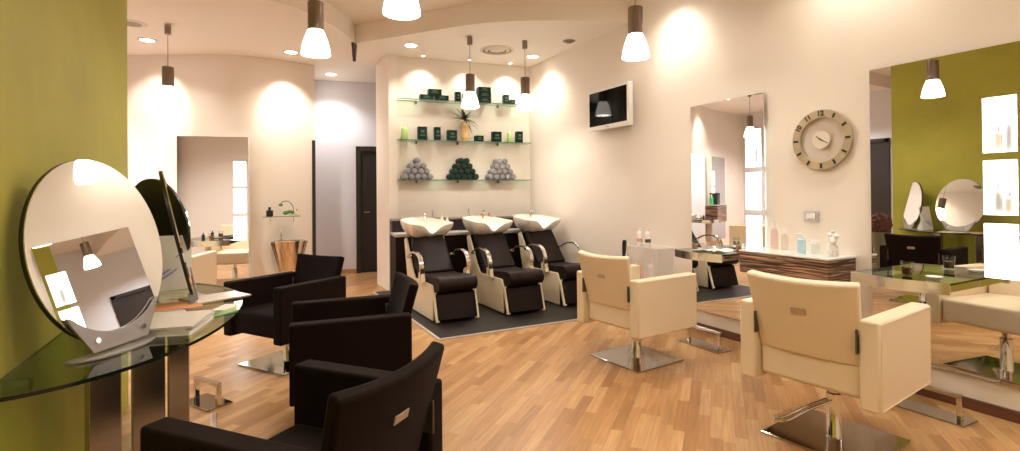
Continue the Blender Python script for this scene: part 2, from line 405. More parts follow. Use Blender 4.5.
# ------------------------------------------------------------------ tall wall mirrors with three lit niches
def tall_mirror(name, label, loc, rotz, W, H=1.94, depth=.10, case=False):
    # local: mirror in the plane x=0 facing -x, y across, z up from the bottom edge
    t = thing(name, label, 'mirror', loc, rotz)
    y0, y1 = -W/2, W/2; b0, b1 = y0+.027, y0+.180
    zs = [(.60, .915), (.965, 1.28), (1.325, 1.645)]
    if case: zs = [(a-.095, b-.095) for a, b in zs]
    bm = bm_()
    box(bm, 0, .012, b1, y1, 0, H); box(bm, 0, .012, y0, b0, 0, H)
    prev = 0
    for z0, z1 in zs: box(bm, 0, .012, b0, b1, prev, z0); prev = z1
    box(bm, 0, .012, b0, b1, prev, H)
    bmesh.ops.remove_doubles(bm, verts=bm.verts[:], dist=1e-5)
    inner = [f for f in bm.faces if len([1 for v in f.verts]) == 4 and abs(f.normal.x) < .5]
    o = obj('mirror_glass', bm, M['mirror'], t, smooth=False)
    for z0, z1 in zs:
        bm = bm_(); a = depth
        v = lambda x, y, z: bm.verts.new((x, y, z))
        p = [v(.001, b0, z0), v(.001, b1, z0), v(.001, b1, z1), v(.001, b0, z1), v(a, b0, z0), v(a, b1, z0), v(a, b1, z1), v(a, b0, z1)]
        for q in ((4, 5, 6, 7), (0, 1, 5, 4), (1, 2, 6, 5), (2, 3, 7, 6), (3, 0, 4, 7)): bm.faces.new([p[i] for i in q])
        obj('light_niche', bm, M['niche'], t, smooth=False)
    if case:
        bm = bm_(); box(bm, .104, .115, y0, y1, 0, H); box(bm, .012, .104, y0, y0+.01, 0, H); box(bm, .012, .104, y1-.01, y1, 0, H); box(bm, .012, .104, y0, y1, H-.01, H); box(bm, .012, .104, y0, y1, 0, .01)
        obj('mirror_case', bm, M['white'], t, smooth=False)
    return t
tall_mirror('wall_mirror', 'tall frameless wall mirror between the clock and the television, with three lit niches', (WX-.030, sum(M1Y)/2, .197), R(-1.2), .80)
tall_mirror('wall_mirror', 'tall wall mirror reflecting the green wall, past the clock from the television', (WX-.030, sum(M2Y)/2, .205), R(.35), .79)
tall_mirror('wall_mirror', 'tall pale wall mirror with lit niches on the curved wall beside the small steel basin', (-.315, 7.88, .22), R(76), .85, H=1.88, case=True)
tall_mirror('wall_mirror', 'tall wall mirror on the curved wall behind the green wall, seen only in reflection', (-1.80, 8.62, .22), R(66), .85, H=1.88, case=True)

# bottles standing in the lit niches
def bottle(name, label, cat, loc, r, h, m, cap=None, neck=.35, group=None, caph=.22, rotz=0):
    t = thing(name, label, cat, loc, rotz, group)
    hb = h*(1-caph)
    bm = bm_(); lathe(bm, [(0, 0), (r*.92, 0), (r, .006), (r, hb*.80), (r*.85, hb*.9), (r*neck, hb), (0, hb)], 20); obj('bottle_body', bm, m, t)
    bm = bm_(); lathe(bm, [(0, hb), (r*neck*1.05, hb), (r*neck*.95, h), (0, h)], 16); obj('bottle_cap', bm, cap or M['white'], t)
    return t
frostb = mat('grey_translucent_bottle', (.52, .54, .56), .3)
cream_b = mat('ivory_bottle', (.72, .66, .58), .35)
for (z, lst) in ((1.535, ((1.372, .021, .15, cream_b, 'ivory bottle in the top niche of the mirror reflecting the green wall'), (1.318, .022, .21, frostb, 'tall grey bottle in the top niche of the mirror reflecting the green wall'))),
                 (1.175, ((1.376, .021, .18, frostb, 'tall grey bottle in the middle niche of the mirror reflecting the green wall'), (1.322, .026, .13, cream_b, 'short ivory bottle in the middle niche of the mirror reflecting the green wall')))):
    for y, r, h, m, lab in lst:
        bottle('product_bottle', lab, 'bottle', (WX+.025, y, z), r, h, m, frostb)
bottle('product_bottle', 'grey bottle in the top niche of the mirror nearest the television', 'bottle', (WX+.025, 2.955, 1.525), .024, .22, frostb, frostb)

# glass console shelves in front of the mirrors
def console(label, loc, rotz, W=.52, D=.36):
    t = thing('console_shelf', label, 'shelf', loc, rotz)
    pts = [(-D*.98, W/2)]
    for i in range(9):
        a = i/8; pts.append((-D-.06*math.sin(a*PI)-.0, W/2-W*a))
    poly = pts+[(0.0, -W/2), (0.0, W/2)]
    bm = bm_(); prism(bm, poly, 0, .012, side_mi=1); obj('glass_top', bm, [M['glass'], M['glassedge']], t, smooth=False)
    bm = bm_(); sweep(bm, [(p[0]-.0085, p[1], -.020) for p in pts], rect(.008, .033)); obj('front_rail', bm, M['railsteel'], t)
    for s in (-1, 1):
        bm = bm_(); box(bm, -D+.02, -.005, s*(W/2-.018)-.008, s*(W/2-.018)+.008, -.043, -.001); obj('side_rail', bm, M['chrome'], t, bevel=.002)
    return t
console('glass console shelf with curved chrome rail below the mirror nearest the television', (WX-.035, 3.22, .79), R(-1.2))
console('glass console shelf with curved chrome rail below the mirror reflecting the green wall', (WX-.035, 1.70, .785), R(.35))
console('glass console shelf below the tall mirror on the curved wall', (-.315-.02*.24, 7.88-.02, .745), R(76), .6, .34)
def tumbler(label, loc, drink, group=None):
    t = thing('drinking_glass', label, 'glass', loc, 0, group)
    bm = bm_(); lathe(bm, [(0, 0), (.026, 0), (.034, .085), (.032, .085), (.0245, .006), (0, .006)], 20); obj('glass_wall', bm, M['clear'], t)
    bm = bm_(); lathe(bm, [(0, .007), (.024, .007), (.0285, .05), (0, .05)], 20); obj('drink', bm, drink, t)
    return t
tumbler('small glass of amber drink on the console shelf nearest the television', (3.60, 3.36, .803), M['amber'])
tumbler('tumbler close to the mirror glass on the console shelf nearest the television', (3.79, 3.05, .803), M['amber'])
tumbler('glass of dark red drink on the console shelf reflecting the green wall', (3.60, 1.70, .798), M['drink'])
t = thing('magazine', 'open pale magazine on the console shelf nearest the television', 'magazine', (3.66, 3.20, .803), R(15))
bm = bm_()
slab(bm, lambda u, v: ((-.105+.21*u, -.14+.28*v, .004+.012*abs(math.sin((v-.5)*PI*2))*(1 if True else 0)), (0, 0, 1)), 4, 12, .004)
obj('pages', bm, M['paper'], t)
bm = bm_(); box(bm, -.08, .06, .03, .12, .021, .0225); obj('printed_picture', bm, mat('blue_grey_print', (.25, .30, .36), .5), t)
t = thing('ashtray', 'round white dish on the console shelf reflecting the green wall', 'dish', (3.60, 1.56, .798))
bm = bm_(); lathe(bm, [(0, 0), (.032, 0), (.045, .014), (.042, .014), (.03, .005), (0, .005)], 24); obj('dish_body', bm, M['ceramic'], t)
t = thing('hair_brush', 'dark hair brush on the console shelf of the curved wall mirror', 'brush', (-.20, 7.66, .77), R(-14))
bm = bm_(); tube(bm, smooth_pts([(-.12, 0, .0), (-.02, 0, .006), (.03, 0, .01)], 4), .009); obj('brush_handle', bm, M['black'], t)
bm = bm_(); box(bm, .03, .13, -.028, .028, .0, .022); obj('brush_head', bm, M['black'], t, bevel=.008)
bottle('product_bottle', 'small dark bottle on the console shelf of the curved wall mirror', 'bottle', (-.42, 7.72, .757), .02, .09, M['perfume'], M['black'])
tumbler('small glass on the console shelf of the curved wall mirror', (-.33, 7.68, .757), M['amber'])

# ------------------------------------------------------------------ zebrano cabinets
def zebra_cabinet(label, loc, rotz, W=.71, D=.315, H=.165):
    t = thing('wall_cabinet', label, 'cabinet', loc, rotz)   # local: back on x=0, front at -x
    obj('cabinet_body', box(bm_(), -D, 0, -W/2, W/2, 0, H), M['zebra'], t, smooth=False, bevel=.003)
    obj('drawer_front', box(bm_(), -D-.014, -D-.001, -W/2+.002, W/2-.002, .004, H-.004), M['zebra'], t, smooth=False, bevel=.002)
    obj('glass_top', box(bm_(), -D-.016, 0, -W/2-.004, W/2+.004, H+.001, H+.014), M['whitegloss'], t, smooth=False, bevel=.002)
    return t
zebra_cabinet('striped dark veneer wall cabinet with white glass top below the round clock', (WX-.002, 2.51, .672), 0)
zebra_cabinet('striped dark veneer wall cabinet on the curved wall behind the green wall', (-1.16, 8.37, .66), R(62), .72, .32, .36)
def pump_bottle(label, loc, r, h, m, group=None):
    t = thing('pump_bottle', label, 'bottle', loc, R(160), group)
    bm = bm_(); lathe(bm, [(0, 0), (r*.95, 0), (r, .006), (r, h*.66), (r*.6, h*.74), (r*.32, h*.78), (0, h*.78)], 20); obj('bottle_body', bm, m, t)
    bm = bm_(); lathe(bm, [(0, h*.78), (r*.38, h*.78), (r*.38, h*.86), (.004, h*.87), (.004, h*.97), (0, h*.97)], 14); obj('pump_collar', bm, M['white'], t)
    bm = bm_(); tube(bm, smooth_pts([(0, 0, h*.955), (.02, 0, h*.965), (.045, 0, h*.94)], 4), .0055); obj('pump_spout', bm, M['white'], t)
    return t
top = .854+.001-.168+.165
zt = .672+.165+.015
bottle('shampoo_bottle', 'tall clear spray bottle on the striped cabinet, beside the mirror nearest the television', 'bottle', (3.76, 2.70, zt), .03, .22, glass_mat('pinkish_clear_plastic', (.92, .84, .82)), M['white'])
bottle('shampoo_bottle', 'second tall clear bottle on the striped cabinet with white cap', 'bottle', (3.80, 2.64, zt), .026, .17, glass_mat('smoke_clear_plastic', (.90, .88, .86)), M['white'])
pump_bottle('pale blue pump bottle in the middle of the striped cabinet top', (3.74, 2.46, zt), .03, .15, M['blue'])
bottle('cream_jar', 'short clear jar beside the pale blue pump bottle', 'jar', (3.78, 2.38, zt), .03, .10, glass_mat('clear_blueish_plastic', (.86, .92, .93)), M['white'], .8, caph=.25)
t = thing('ornamental_jar', 'white sculpted jar with a knobbly white top on the end of the striped cabinet', 'jar', (3.76, 2.24, zt))
bm = bm_(); lathe(bm, [(0, 0), (.032, 0), (.038, .03), (.03, .075), (.02, .085), (0, .085)], 20); obj('jar_body', bm, mat('speckled_white_jar', (.72, .68, .64), .4, vary=(40, .3)), t)
bm = bm_()
for x, y, z, r in ((0, 0, .115, .028), (.024, .008, .105, .02), (-.02, -.012, .103, .021), (.004, -.02, .14, .019), (-.008, .016, .15, .018), (.0, .0, .17, .012)):
    bmesh.ops.create_icosphere(bm, subdivisions=2, radius=r, matrix=T((x, y, z)))
obj('jar_top', bm, M['white'], t)
_n = Vector((-math.cos(R(62)), -math.sin(R(62)))); 
bottle('product_bottle', 'green bottle on the striped cabinet behind the green wall', 'bottle', (-1.16+_n.x*.16+.10, 8.37+_n.y*.16-.03, .66+.376), .04, .22, mat('green_plastic', (.04, .36, .12), .3), M['white'])
t = thing('storage_box', 'black box on the striped cabinet behind the green wall', 'box', (-1.16+_n.x*.16-.10, 8.37+_n.y*.16+.06, .66+.376), R(62))
obj('box_body', box(bm_(), -.08, .08, -.10, .10, 0, .2), M['black'], t, bevel=.006); obj('box_lid', box(bm_(), -.084, .084, -.104, .104, .2, .25), M['black'], t, bevel=.006)

# ------------------------------------------------------------------ clock, switch, television
t = thing('wall_clock', 'round wall clock with pale wooden ring and clear face', 'clock', (WX, 2.378, 1.70))
XR = RY(-PI/2)
bm = bm_(); lathe(bm, [(.165, .012), (.225, .012), (.225, .032), (.165, .032)], 64, XR, closed=True); obj('clock_ring', bm, M['clockwood'], t, bevel=.003)
bm = bm_(); cyl(bm, .168, .014, .018, 48, XR); obj('clock_glass', bm, glass_mat('clock_glass', (.97, .96, .95)), t)
bm = bm_(); cyl(bm, .066, .019, .030, 40, XR); obj('clock_hub', bm, M['clockface'], t)
for k in range(12):
    if k in (10, 11, 0): continue
    a = 2*PI*k/12
    # clockwise seen from the room (looking to +x): +y lies to the viewer's left
    X = T((-.0335, -.196*math.sin(a), .196*math.cos(a))) @ RX(a)
    obj('hour_mark', box(bm_(), -.0015, .0015, -.008, .008, -.018, .018, X), M['ink'], t, smooth=False)
for txt, k in (('10', 10), ('11', 11), ('12', 0)):
    a = 2*PI*k/12
    cu = bpy.data.curves.new('numeral', 'FONT'); cu.body = txt; cu.size = .052; cu.align_x = 'CENTER'; cu.align_y = 'CENTER'; cu.extrude = .001; cu.offset = .0022
    cu.materials.append(M['ink'])
    tmp = bpy.data.objects.new('numeral_text', cu); me = bpy.data.meshes.new_from_object(tmp); bpy.data.objects.remove(tmp)
    o = bpy.data.objects.new('numeral', me); C.objects.link(o); o.parent = t
    # text plane faces -x, its up direction radial
    o.matrix_local = T((-.0338, -.196*math.sin(a), .196*math.cos(a))) @ RX(a) @ Matrix(((0, 0, -1, 0), (-1, 0, 0, 0), (0, 1, 0, 0), (0, 0, 0, 1)))
def hand(name, a, L, w, x):
    X = T((x, 0, 0)) @ RX(a)
    obj(name, prism(bm_(), [(-w, -.012), (w, -.012), (w*.5, L), (-w*.5, L)], -.001, .001, X @ Matrix(((0, 0, 1, 0), (1, 0, 0, 0), (0, 1, 0, 0), (0, 0, 0, 1)))), M['ink'], t, smooth=False)
hand('hour_hand', R(-52), .045, .005, -.033); hand('minute_hand', R(118), .062, .004, -.036)
t = thing('light_switch', 'metal framed light switch plate on the wall below the clock', 'switch', (WX, 2.474, 1.125))
bm = bm_(); box(bm, -.010, 0, -.060, .060, -.042, .042); obj('switch_plate', bm, M['railsteel'], t, bevel=.003)
bm = bm_(); box(bm, -.016, -.0101, -.034, .034, -.022, .022); obj('switch_button', bm, M['white'], t, bevel=.002)

t = thing('television', 'white framed flat television mounted high on the wall', 'television', (WX-.115, 4.80, 2.30))
bm = bm_(); box(bm, .0, .055, -.375, .375, -.245, .235); obj('tv_housing', bm, M['white'], t, bevel=.010)
bm = bm_()
box(bm, -.012, -.0005, -.375, -.345, -.245, .235); box(bm, -.012, -.0005, .345, .375, -.245, .235); box(bm, -.012, -.0005, -.345, .345, .205, .235); box(bm, -.012, -.0005, -.345, .345, -.245, -.195)
bmesh.ops.remove_doubles(bm, verts=bm.verts[:], dist=1e-5); obj('tv_bezel', bm, M['white'], t, smooth=False)
obj('tv_screen', box(bm_(), -.006, -.0006, -.345, .345, -.195, .205), M['screen'], t, smooth=False)
obj('tv_logo', box(bm_(), -.0135, -.0121, -.03, .03, -.226, -.218), M['bracket'], t, smooth=False)
bm = bm_(); box(bm, .056, .114, -.10, .10, -.10, .10); obj('wall_bracket', bm, M['white'], t, bevel=.004)

# ------------------------------------------------------------------ salon chairs (local: facing +x)
def make_chair(label, skin, H=0., dl=0., bh=.402, pump=False):
    t = thing('salon_chair', label, 'chair')
    obj('base_plate', box(bm_(), -.26, .26, -.26, .26, .001, .013), M['plate'], t, smooth=False, bevel=.003)
    bm = bm_(); lathe(bm, [(0, .013), (.040, .013), (.040, .020), (.037, .024), (.037, .20+H), (.026, .205+H), (.026, .285+H), (0, .285+H)], 28); obj('column', bm, M['chrome'], t)
    bm = bm_(); box(bm, -.14, .14, -.14, .14, .280+H, .300+H); obj('seat_frame', bm, M['bracket'], t, bevel=.004)
    # cushion with a softly domed top
    bm = bm_()
    def f(u, v):
        x = -.285+dl+(.585-dl)*u; y = -.243+.486*v
        return (x, y, .300+H), (0, 0, 1)
    slab(bm, f, 8, 8, .170)
    for w in bm.verts:
        if w.co.z > .4+H: w.co.z += .014*math.cos(w.co.x/.32*PI/2)*math.cos(w.co.y/.25*PI/2)
    obj('seat', bm, skin, t, bevel=.022, seg=4)
    for s in (-1, 1):
        y0, y1 = sorted((s*.246, s*.333))
        a = obj('arm', box(bm_(), -.33+dl, .325, y0, y1, .272+H, .685+H), skin, t, bevel=.012, seg=3)
        if skin is M['leather']:
            bm = bm_(); tube(bm, [(-.318, s*.334, .284+H), (.313, s*.334, .284+H), (.313, s*.334, .673+H), (-.318, s*.334, .673+H)], .0022, 6, Vector((0, 1, 0)), closed=True)
            obj('arm_seam', bm, skin, a)
        obj('back_bracket', box(bm_(), -.345+dl, -.265+dl, *sorted((s*.238, s*.2455)), .525+H, .64+H), M['bracket'], t, bevel=.003)
    # leaning, curved backrest, flaring above the arms
    def g(u, v):
        z = .462+H+bh*v
        w = .230+.030*v
        k = 2*u-1
        bow = .040*(1-k*k)*(0.35+.65*v)
        x = -.235+dl-.095*v-bow
        return (x, k*w, z-.012*(1-k*k)*v), (-1, k*.25, -.30)
    bm = bm_(); slab(bm, g, 14, 10, .052); b = obj('backrest', bm, skin, t, bevel=.014, seg=3)
    # badge on the back
    bz, v = .705+H, (.705-.462)/bh
    xb = -.235+dl-.095*v-.040*(.35+.65*v)-.050
    X = T((xb-.000, 0, bz-.018)) @ RY(R(-15))
    bm = bm_(); box(bm, -.006, .003, -.036, .036, -.014, .014, X); obj('badge', bm, M['badge'], b, bevel=.002)
    # foot pump lever
    if pump:
        bm = bm_()
        Lp = smooth_pts([(-.03, .025, .205), (-.12, .10, .155), (-.20, .165, .105), (-.235, .20, .10), (-.262, .178, .10), (-.23, .13, .105), (-.14, .06, .165), (-.036, -.005, .205)], 5)
        tube(bm, [(p.x, p.y, p.z) for p in Lp], .0075, 8); obj('pump_lever', bm, M['chrome'], t)
    return t
w1 = make_chair('cream leather salon chair facing the mirror nearest the television', M['leather']); w1.location = (2.79, 3.22, 0); w1.rotation_euler = (0, 0, R(6))
w1['group'] = 'cream salon chairs'
w2 = make_chair('cream leather salon chair facing the mirror that reflects the green wall, pump lever showing', M['leather'], .04, pump=True); w2.location = (2.81, 1.68, 0); w2.rotation_euler = (0, 0, R(8)); w2['group'] = 'cream salon chairs'
dup(w1, (-.66, 6.72, 0), R(72), 'cream salon chair in front of the mirror on the curved wall', 'cream salon chairs')
d1 = make_chair('dark brown fabric salon chair nearest the camera, facing the large round table mirror', M['dark'], -.03, .03, .383); d1.location = (.20, 1.80, 0); d1.rotation_euler = (0, 0, R(130)); d1['group'] = 'dark brown salon chairs'
dup(d1, (.575, 3.16, 0), R(174), 'dark brown salon chair in the middle of the row at the glass table', 'dark brown salon chairs')
dup(d1, (.335, 4.50, 0), R(214), 'dark brown salon chair at the far end of the glass table, base plate showing', 'dark brown salon chairs')

# footrests: steel plate with a square hoop (local: long side along y)
def make_footrest(label, L=.43, W=.17, h=.155):
    t = thing('footrest', label, 'footrest')
    obj('foot_plate', box(bm_(), -W/2, W/2, -L/2, L/2, .001, .012), M['plate'], t, smooth=False, bevel=.002)
    bm = bm_(); e = L/2-(.05 if L > .4 else .022)
    box(bm, -.015, .015, -e-.012, -e+.012, .012, h-.022); box(bm, -.015, .015, e-.012, e+.012, .012, h-.022); box(bm, -.015, .015, -e-.012, e+.012, h-.022, h)
    bmesh.ops.remove_doubles(bm, verts=bm.verts[:], dist=1e-5)
    obj('foot_bar', bm, M['chrome'], t, smooth=False, bevel=.003)
    return t
fr = make_footrest('steel footrest in front of the cream chair nearest the television'); fr.location = (3.51, 3.19, 0); fr['group'] = 'steel footrests'
dup(fr, (3.62, 1.62, 0), 0, 'steel footrest below the console shelf that reflects the green wall')
fs = make_footrest('small steel footrest in front of the dark chair at the far end of the table', .29, .16, .15); fs.location = (-.19, 3.84, 0); fs.rotation_euler = (0, 0, R(32)); fs['group'] = 'steel footrests'
dup(fs, (-.125, 3.10, 0), R(2), 'steel footrest by the table legs, mostly hidden by the nearest dark chair')

# ------------------------------------------------------------------ glass table on the green wall
TZ = .785
t = thing('glass_table', 'half-oval glass table with dark edge along the green wall', 'table', (GX+.002, 3.02, 0))
pts = [(.64*math.sin(PI*i/48), -math.cos(PI*i/48)*(1.16 if i < 24 else .90)) for i in range(49)]
bm = bm_(); prism(bm, pts, TZ-.012, TZ, side_mi=1); obj('table_top', bm, [M['glass'], M['glassedge']], t, smooth=False)
for (x, y, a, w, d) in ((.172, -.585, 20, .049, .042), (.302, -.51, 12, .054, .037), (.367, -.10, 10, .042, .033), (.19, .40, 0, .042, .033)):
    X = T((x, y, 0)) @ RZ(R(a))
    bm = bm_(); box(bm, -w, w, -d, d, .001, TZ-.013, X); obj('leg', bm, M['steel'], t, smooth=False, bevel=.004)
for y in (-.93, .51):
    bm = bm_(); cyl(bm, .022, 0, .06, 20, T((0.0, y, TZ-.036)) @ RY(PI/2)); obj('wall_bracket', bm, M['steel'], t)

# round table mirrors on crescent stands (local: facing +x, leaning back)
def round_mirror(label, loc, rotz, lean=13, Rm=.322):
    t = thing('table_mirror', label, 'mirror', loc, rotz, 'round table mirrors')
    zc = Rm+.022
    X = T((0, 0, .012)) @ RY(R(-lean)) @ T((0, 0, zc))
    D = X @ Matrix.Diagonal((1, .82, 1, 1)) @ RY(PI/2)
    bm = bm_(); lathe(bm, [(0, .0), (Rm, .0), (Rm, -.005), (0, -.005)], 72, D); obj('mirror_glass', bm, M['mirror'], t, smooth=False)
    bm = bm_(); lathe(bm, [(0, -.0055), (Rm+.001, -.0055), (Rm+.001, -.019), (0, -.019)], 72, D); obj('mirror_back', bm, M['mblack'], t)
    # crescent bracket holding the foot of the disc
    cres = []
    for i in range(17):
        a = R(-90-44+88*i/16); cres.append((.245*math.cos(a), .262*math.sin(a)-.022))
    for i in range(9):
        a = i/8; cres.append((.182-.070*a, -.222-.116*a) if i else (.186, -.204))
    for i in range(9):
        a = 1-i/8; cres.append((-.182+.070*a, -.222-.116*a) if i < 8 else (-.186, -.204))
    P = Matrix(((0, 0, 1, 0), (1, 0, 0, 0), (0, 1, 0, 0), (0, 0, 0, 1)))
    bm = bm_(); prism(bm, cres, .004, .012, X @ P); br = obj('crescent_bracket', bm, M['standgrey'], t, smooth=False, bevel=.002)
    for s in (-1, 1):
        bm = bm_(); cyl(bm, .009, .012, .018, 14, X @ P @ T((s*.095, -.300, 0))); obj('screw', bm, M['chrome'], br)
    bm = bm_(); base = []
    for i in range(25):
        a = PI*i/24; base.append((.088*math.sin(a)-.033, -.175*math.cos(a)))
    prism(bm, base, .001, .011); obj('stand_base', bm, M['standgrey'], t, smooth=False, bevel=.002)
    return t
round_mirror('large round table mirror whose grey crescent stand shows in full', (-.374, 2.25, TZ), R(-33), 11, .322)
round_mirror('round table mirror seen edge-on beside the white leaflet stand', (-.205, 3.13, TZ), R(5), 12, .322)
round_mirror('round table mirror with its black back towards the camera, farthest along the table', (-.40, 3.74, TZ), R(44), 7, .305)

# paper things on the table
t = thing('leaflet_stand', 'upright white leaflet board with lilac swoosh between the table mirrors', 'sign', (-.346, 3.50, TZ), R(90+8))
X = RY(R(-9))
W2 = .100
obj('board', box(bm_(), 0, .004, -W2, W2, .003, .312, X), M['paper'], t, smooth=False)
obj('board_foot', prism(bm_(), [(.004, .0), (.10, 0), (.02, .18)], -.06, .06, Matrix(((-1, 0, 0, 0), (0, 0, 1, 0), (0, 1, 0, 0), (0, 0, 0, 1))) @ T((-.0, 0.003, 0))), M['paper'], t, smooth=False)
t.rotation_euler = (0, 0, R(-80))
for k, (z, dz) in enumerate(((.075, .115), (.055, .10), (.038, .085))):
    bm = bm_(); pp = smooth_pts([(.0046, -.097, z), (.0046, -.05, z+dz*.35), (.0046, .01, z+dz*.8), (.0046, .05, z+dz*1.25)], 5)
    sec = []
    n = len(pp)
    for i, p in enumerate(pp):
        wdt = .007*math.sin(PI*(i+.5)/n)+.0015
        sec.append((p, wdt))
    top_ = [X @ Vector((p.x, p.y, p.z+w)) for p, w in sec]; bot_ = [X @ Vector((p.x, p.y, p.z-w)) for p, w in sec]
    vt = [bm.verts.new(p) for p in top_]; vb = [bm.verts.new(p) for p in bot_]
    for i in range(n-1): bm.faces.new((vb[i], vb[i+1], vt[i+1], vt[i]))
    obj('printed_swoosh', bm, M['purple'], t, smooth=False)

def magazine(label, loc, rotz, w, l, h, cover, group='magazines on the glass table'):
    t = thing('magazine', label, 'magazine', loc, rotz, group)
    obj('pages', box(bm_(), -w/2+.001, w/2-.003, -l/2+.002, l/2-.002, .001, h-.001), M['paper'], t, smooth=False)
    bm = bm_(); box(bm, -w/2, w/2, -l/2, l/2, h-.001, h); box(bm, -w/2, w/2, -l/2, l/2, 0, .001); box(bm, -w/2-.001, -w/2, -l/2, l/2, 0, h); obj('cover', bm, cover, t, smooth=False)
    return t
palec = mat('pale_glossy_cover', (.80, .74, .66), .25); lil = mat('lilac_grey_cover', (.55, .53, .58), .3)
magazine('thick pale magazine at the bottom of the stack beside the large round mirror', (-0.238, 2.516, TZ), R(-14), .21, .30, .016, palec)
magazine('pale magazine in the middle of the stack beside the large round mirror', (-0.244, 2.526, TZ+.0163), R(-19), .205, .29, .010, lil)
magazine('white magazine on top of the stack beside the large round mirror', (-0.240, 2.516, TZ+.0266), R(-11), .21, .295, .007, palec)
for k in range(5):
    t = thing('leaflet', 'narrow %s leaflet fanned out at the table edge beside the magazine stack' % ('green', 'white and green', 'yellow-green', 'pale green', 'white')[k], 'leaflet',
              (-.098+.006*k, 2.665+.019*k, TZ+.001+.0035*k), R(-52+7*k), 'fanned leaflets')
    colr = ((.05, .30, .10), (.60, .66, .48), (.50, .58, .22), (.62, .72, .50), (.82, .80, .74))[k]
    obj('leaflet_sheet', box(bm_(), -.03, .03, -.09, .09, 0, .003), mat('leaflet_paper_%s' % 'abcde'[k], colr, .4), t, smooth=False)
    obj('printed_band', box(bm_(), -.03, .03, -.088, -.05, .0031, .0034), M['leaflight'], t, smooth=False)
magazine('open orange and white magazine near the rounded tip of the glass table', (-0.121, 3.132, TZ), R(-70), .20, .28, .006, M['orange'])
magazine('white magazine lying over the orange magazine near the tip of the glass table', (-0.107, 3.104, TZ+.0063), R(-62), .19, .26, .005, palec)
magazine('pale magazine lying in front of the white leaflet board', (-0.308, 2.964, TZ), R(-80), .20, .27, .008, M['orange'])
magazine('lilac magazine lying under the edge of the edge-on round mirror', (-0.345, 2.796, TZ), R(-75), .19, .25, .006, lil)

# ------------------------------------------------------------------ pendants and ceiling fittings
def make_pendant(label, ceil):
    t = thing('pendant_lamp', label, 'lamp', group='frosted bell pendant lamps')
    bm = bm_(); lathe(bm, [(.105, 0), (.107, .004), (.100, .05), (.086, .108), (.068, .158), (.056, .186), (.052, .186), (.064, .158), (.082, .108), (.096, .05), (.102, .004)], 40, closed=True); obj('lamp_shade', bm, M['shade'], t)
    bm = bm_(); lathe(bm, [(0, .182), (.056, .182), (.058, .186), (.058, .395), (.055, .399), (0, .399)], 32); obj('lamp_holder', bm, M['lampmetal'], t)
    bm = bm_(); cyl(bm, .0028, .398, ceil-.08, 8); obj('cord', bm, M['cable'], t)
    bm = bm_(); cyl(bm, .032, ceil-.10, ceil-.001, 24); obj('ceiling_cup', bm, M['lampmetal'], t)
    bm = bm_(); bmesh.ops.create_uvsphere(bm, u_segments=16, v_segments=10, radius=.020, matrix=T((0, 0, .150))); obj('bulb', bm, M['shade'], t)
    return t
PB = 2.36
WARM = (1, .83, .64); WARM2 = (1, .93, .835)
pu = make_pendant('frosted pendant lamp hanging over the row of dark chairs', ZU-PB); pu.location = (.517, 4.177, PB+.025)
dup(pu, (.83, 2.93, PB-.005), 0, 'frosted pendant lamp cut off by the top edge of the photo')
dup(pu, (2.79, 3.19, PB+.025), 0, 'frosted pendant lamp hanging in front of the wall near the television')
pl = make_pendant('frosted pendant lamp hanging before the curved wall beside the green wall', ZL-PB); pl.location = (-.70, 6.82, PB-.015)
dup(pl, (2.475, 5.79, PB), 0, 'frosted pendant lamp before the glass shelves, over the first washing unit')
dup(pl, (3.165, 5.66, PB), 0, 'frosted pendant lamp before the right-hand end of the glass shelves')
PEND = [(.517, 4.177, PB), (.83, 2.93, PB+.02), (2.79, 3.19, PB), (-.70, 6.82, PB), (2.475, 5.79, PB), (3.165, 5.66, PB)]
for x, y in ((1.2, .6), (2.85, 1.0), (2.9, -1.2), (.6, -1.4)):  # extra pendants out of view, added as key light for the salon
    dup(pu, (x, y, PB), 0, 'unseen frosted pendant lamp added to light the room', 'pendant lamps out of view'); PEND.append((x, y, PB))
for k, p in enumerate(PEND):
    light('pendant_bulb', 'POINT', (p[0], p[1], p[2]+.055), 12, WARM2, .03)

def make_downlight(label):
    t = thing('ceiling_downlight', label, 'lamp', group='recessed ceiling downlights')
    bm = bm_(); lathe(bm, [(.075, 0), (.100, 0), (.102, -.004), (.096, -.009), (.075, -.007)], 36, closed=True); obj('trim_ring', bm, M['trimwhite'], t)
    bm = bm_(); cyl(bm, .0745, -.006, -.001, 32); obj('lit_lens', bm, M['lens'], t)
    return t
dl = make_downlight('round ceiling downlight close to the hanging lamp by the green wall'); dl.location = (-.99, 7.62, ZL)
DL = [(-.99, 7.62, ZL)]
for x, y, z, lab in ((.61, 7.45, ZL, 'round ceiling downlight over the small steel basin'), (1.28, 8.55, ZL, 'round ceiling downlight in the corridor'),
                     (1.944, 6.448, ZL, 'round ceiling downlight near the partition beside the washing units'), (3.62, 6.25, ZL, 'round ceiling downlight in the corner over the washing units')):
    dup(dl, (x, y, z), 0, lab); DL.append((x, y, z))
for x, y in ((3.45, 3.85), (3.45, 2.1), (1.6, 3.9), (1.7, 1.9), (-.2, 1.2), (3.3, .2), (1.5, -.6), (0, -1.8), (3.0, -2.2), (-2.0, 5.9), (-2.3, 7.4)):  # unseen downlights added for light; the first follows a splash on the wall
    z = ZU if y < 5.6 else ZL
    dup(dl, (x, y, z), 0, 'unseen round ceiling downlight placed to light the room', 'ceiling downlights out of view'); DL.append((x, y, z))
for k, (x, y, z) in enumerate(DL):
    e = 46
    if k == 2: e = 90
    if x < -1.5: e = 300  # added side-room lamps, boosted and cooler to brighten what the mirrors show
    light('downlight_beam', 'SPOT', (x, y, z-.012), e, (1, .912, .805) if k != 2 and x > -1.5 else (1, .97, .96), .06, R(128), .75, target=(x, y, 0))
    if k in (0, 1, 4, 5, 6): pass
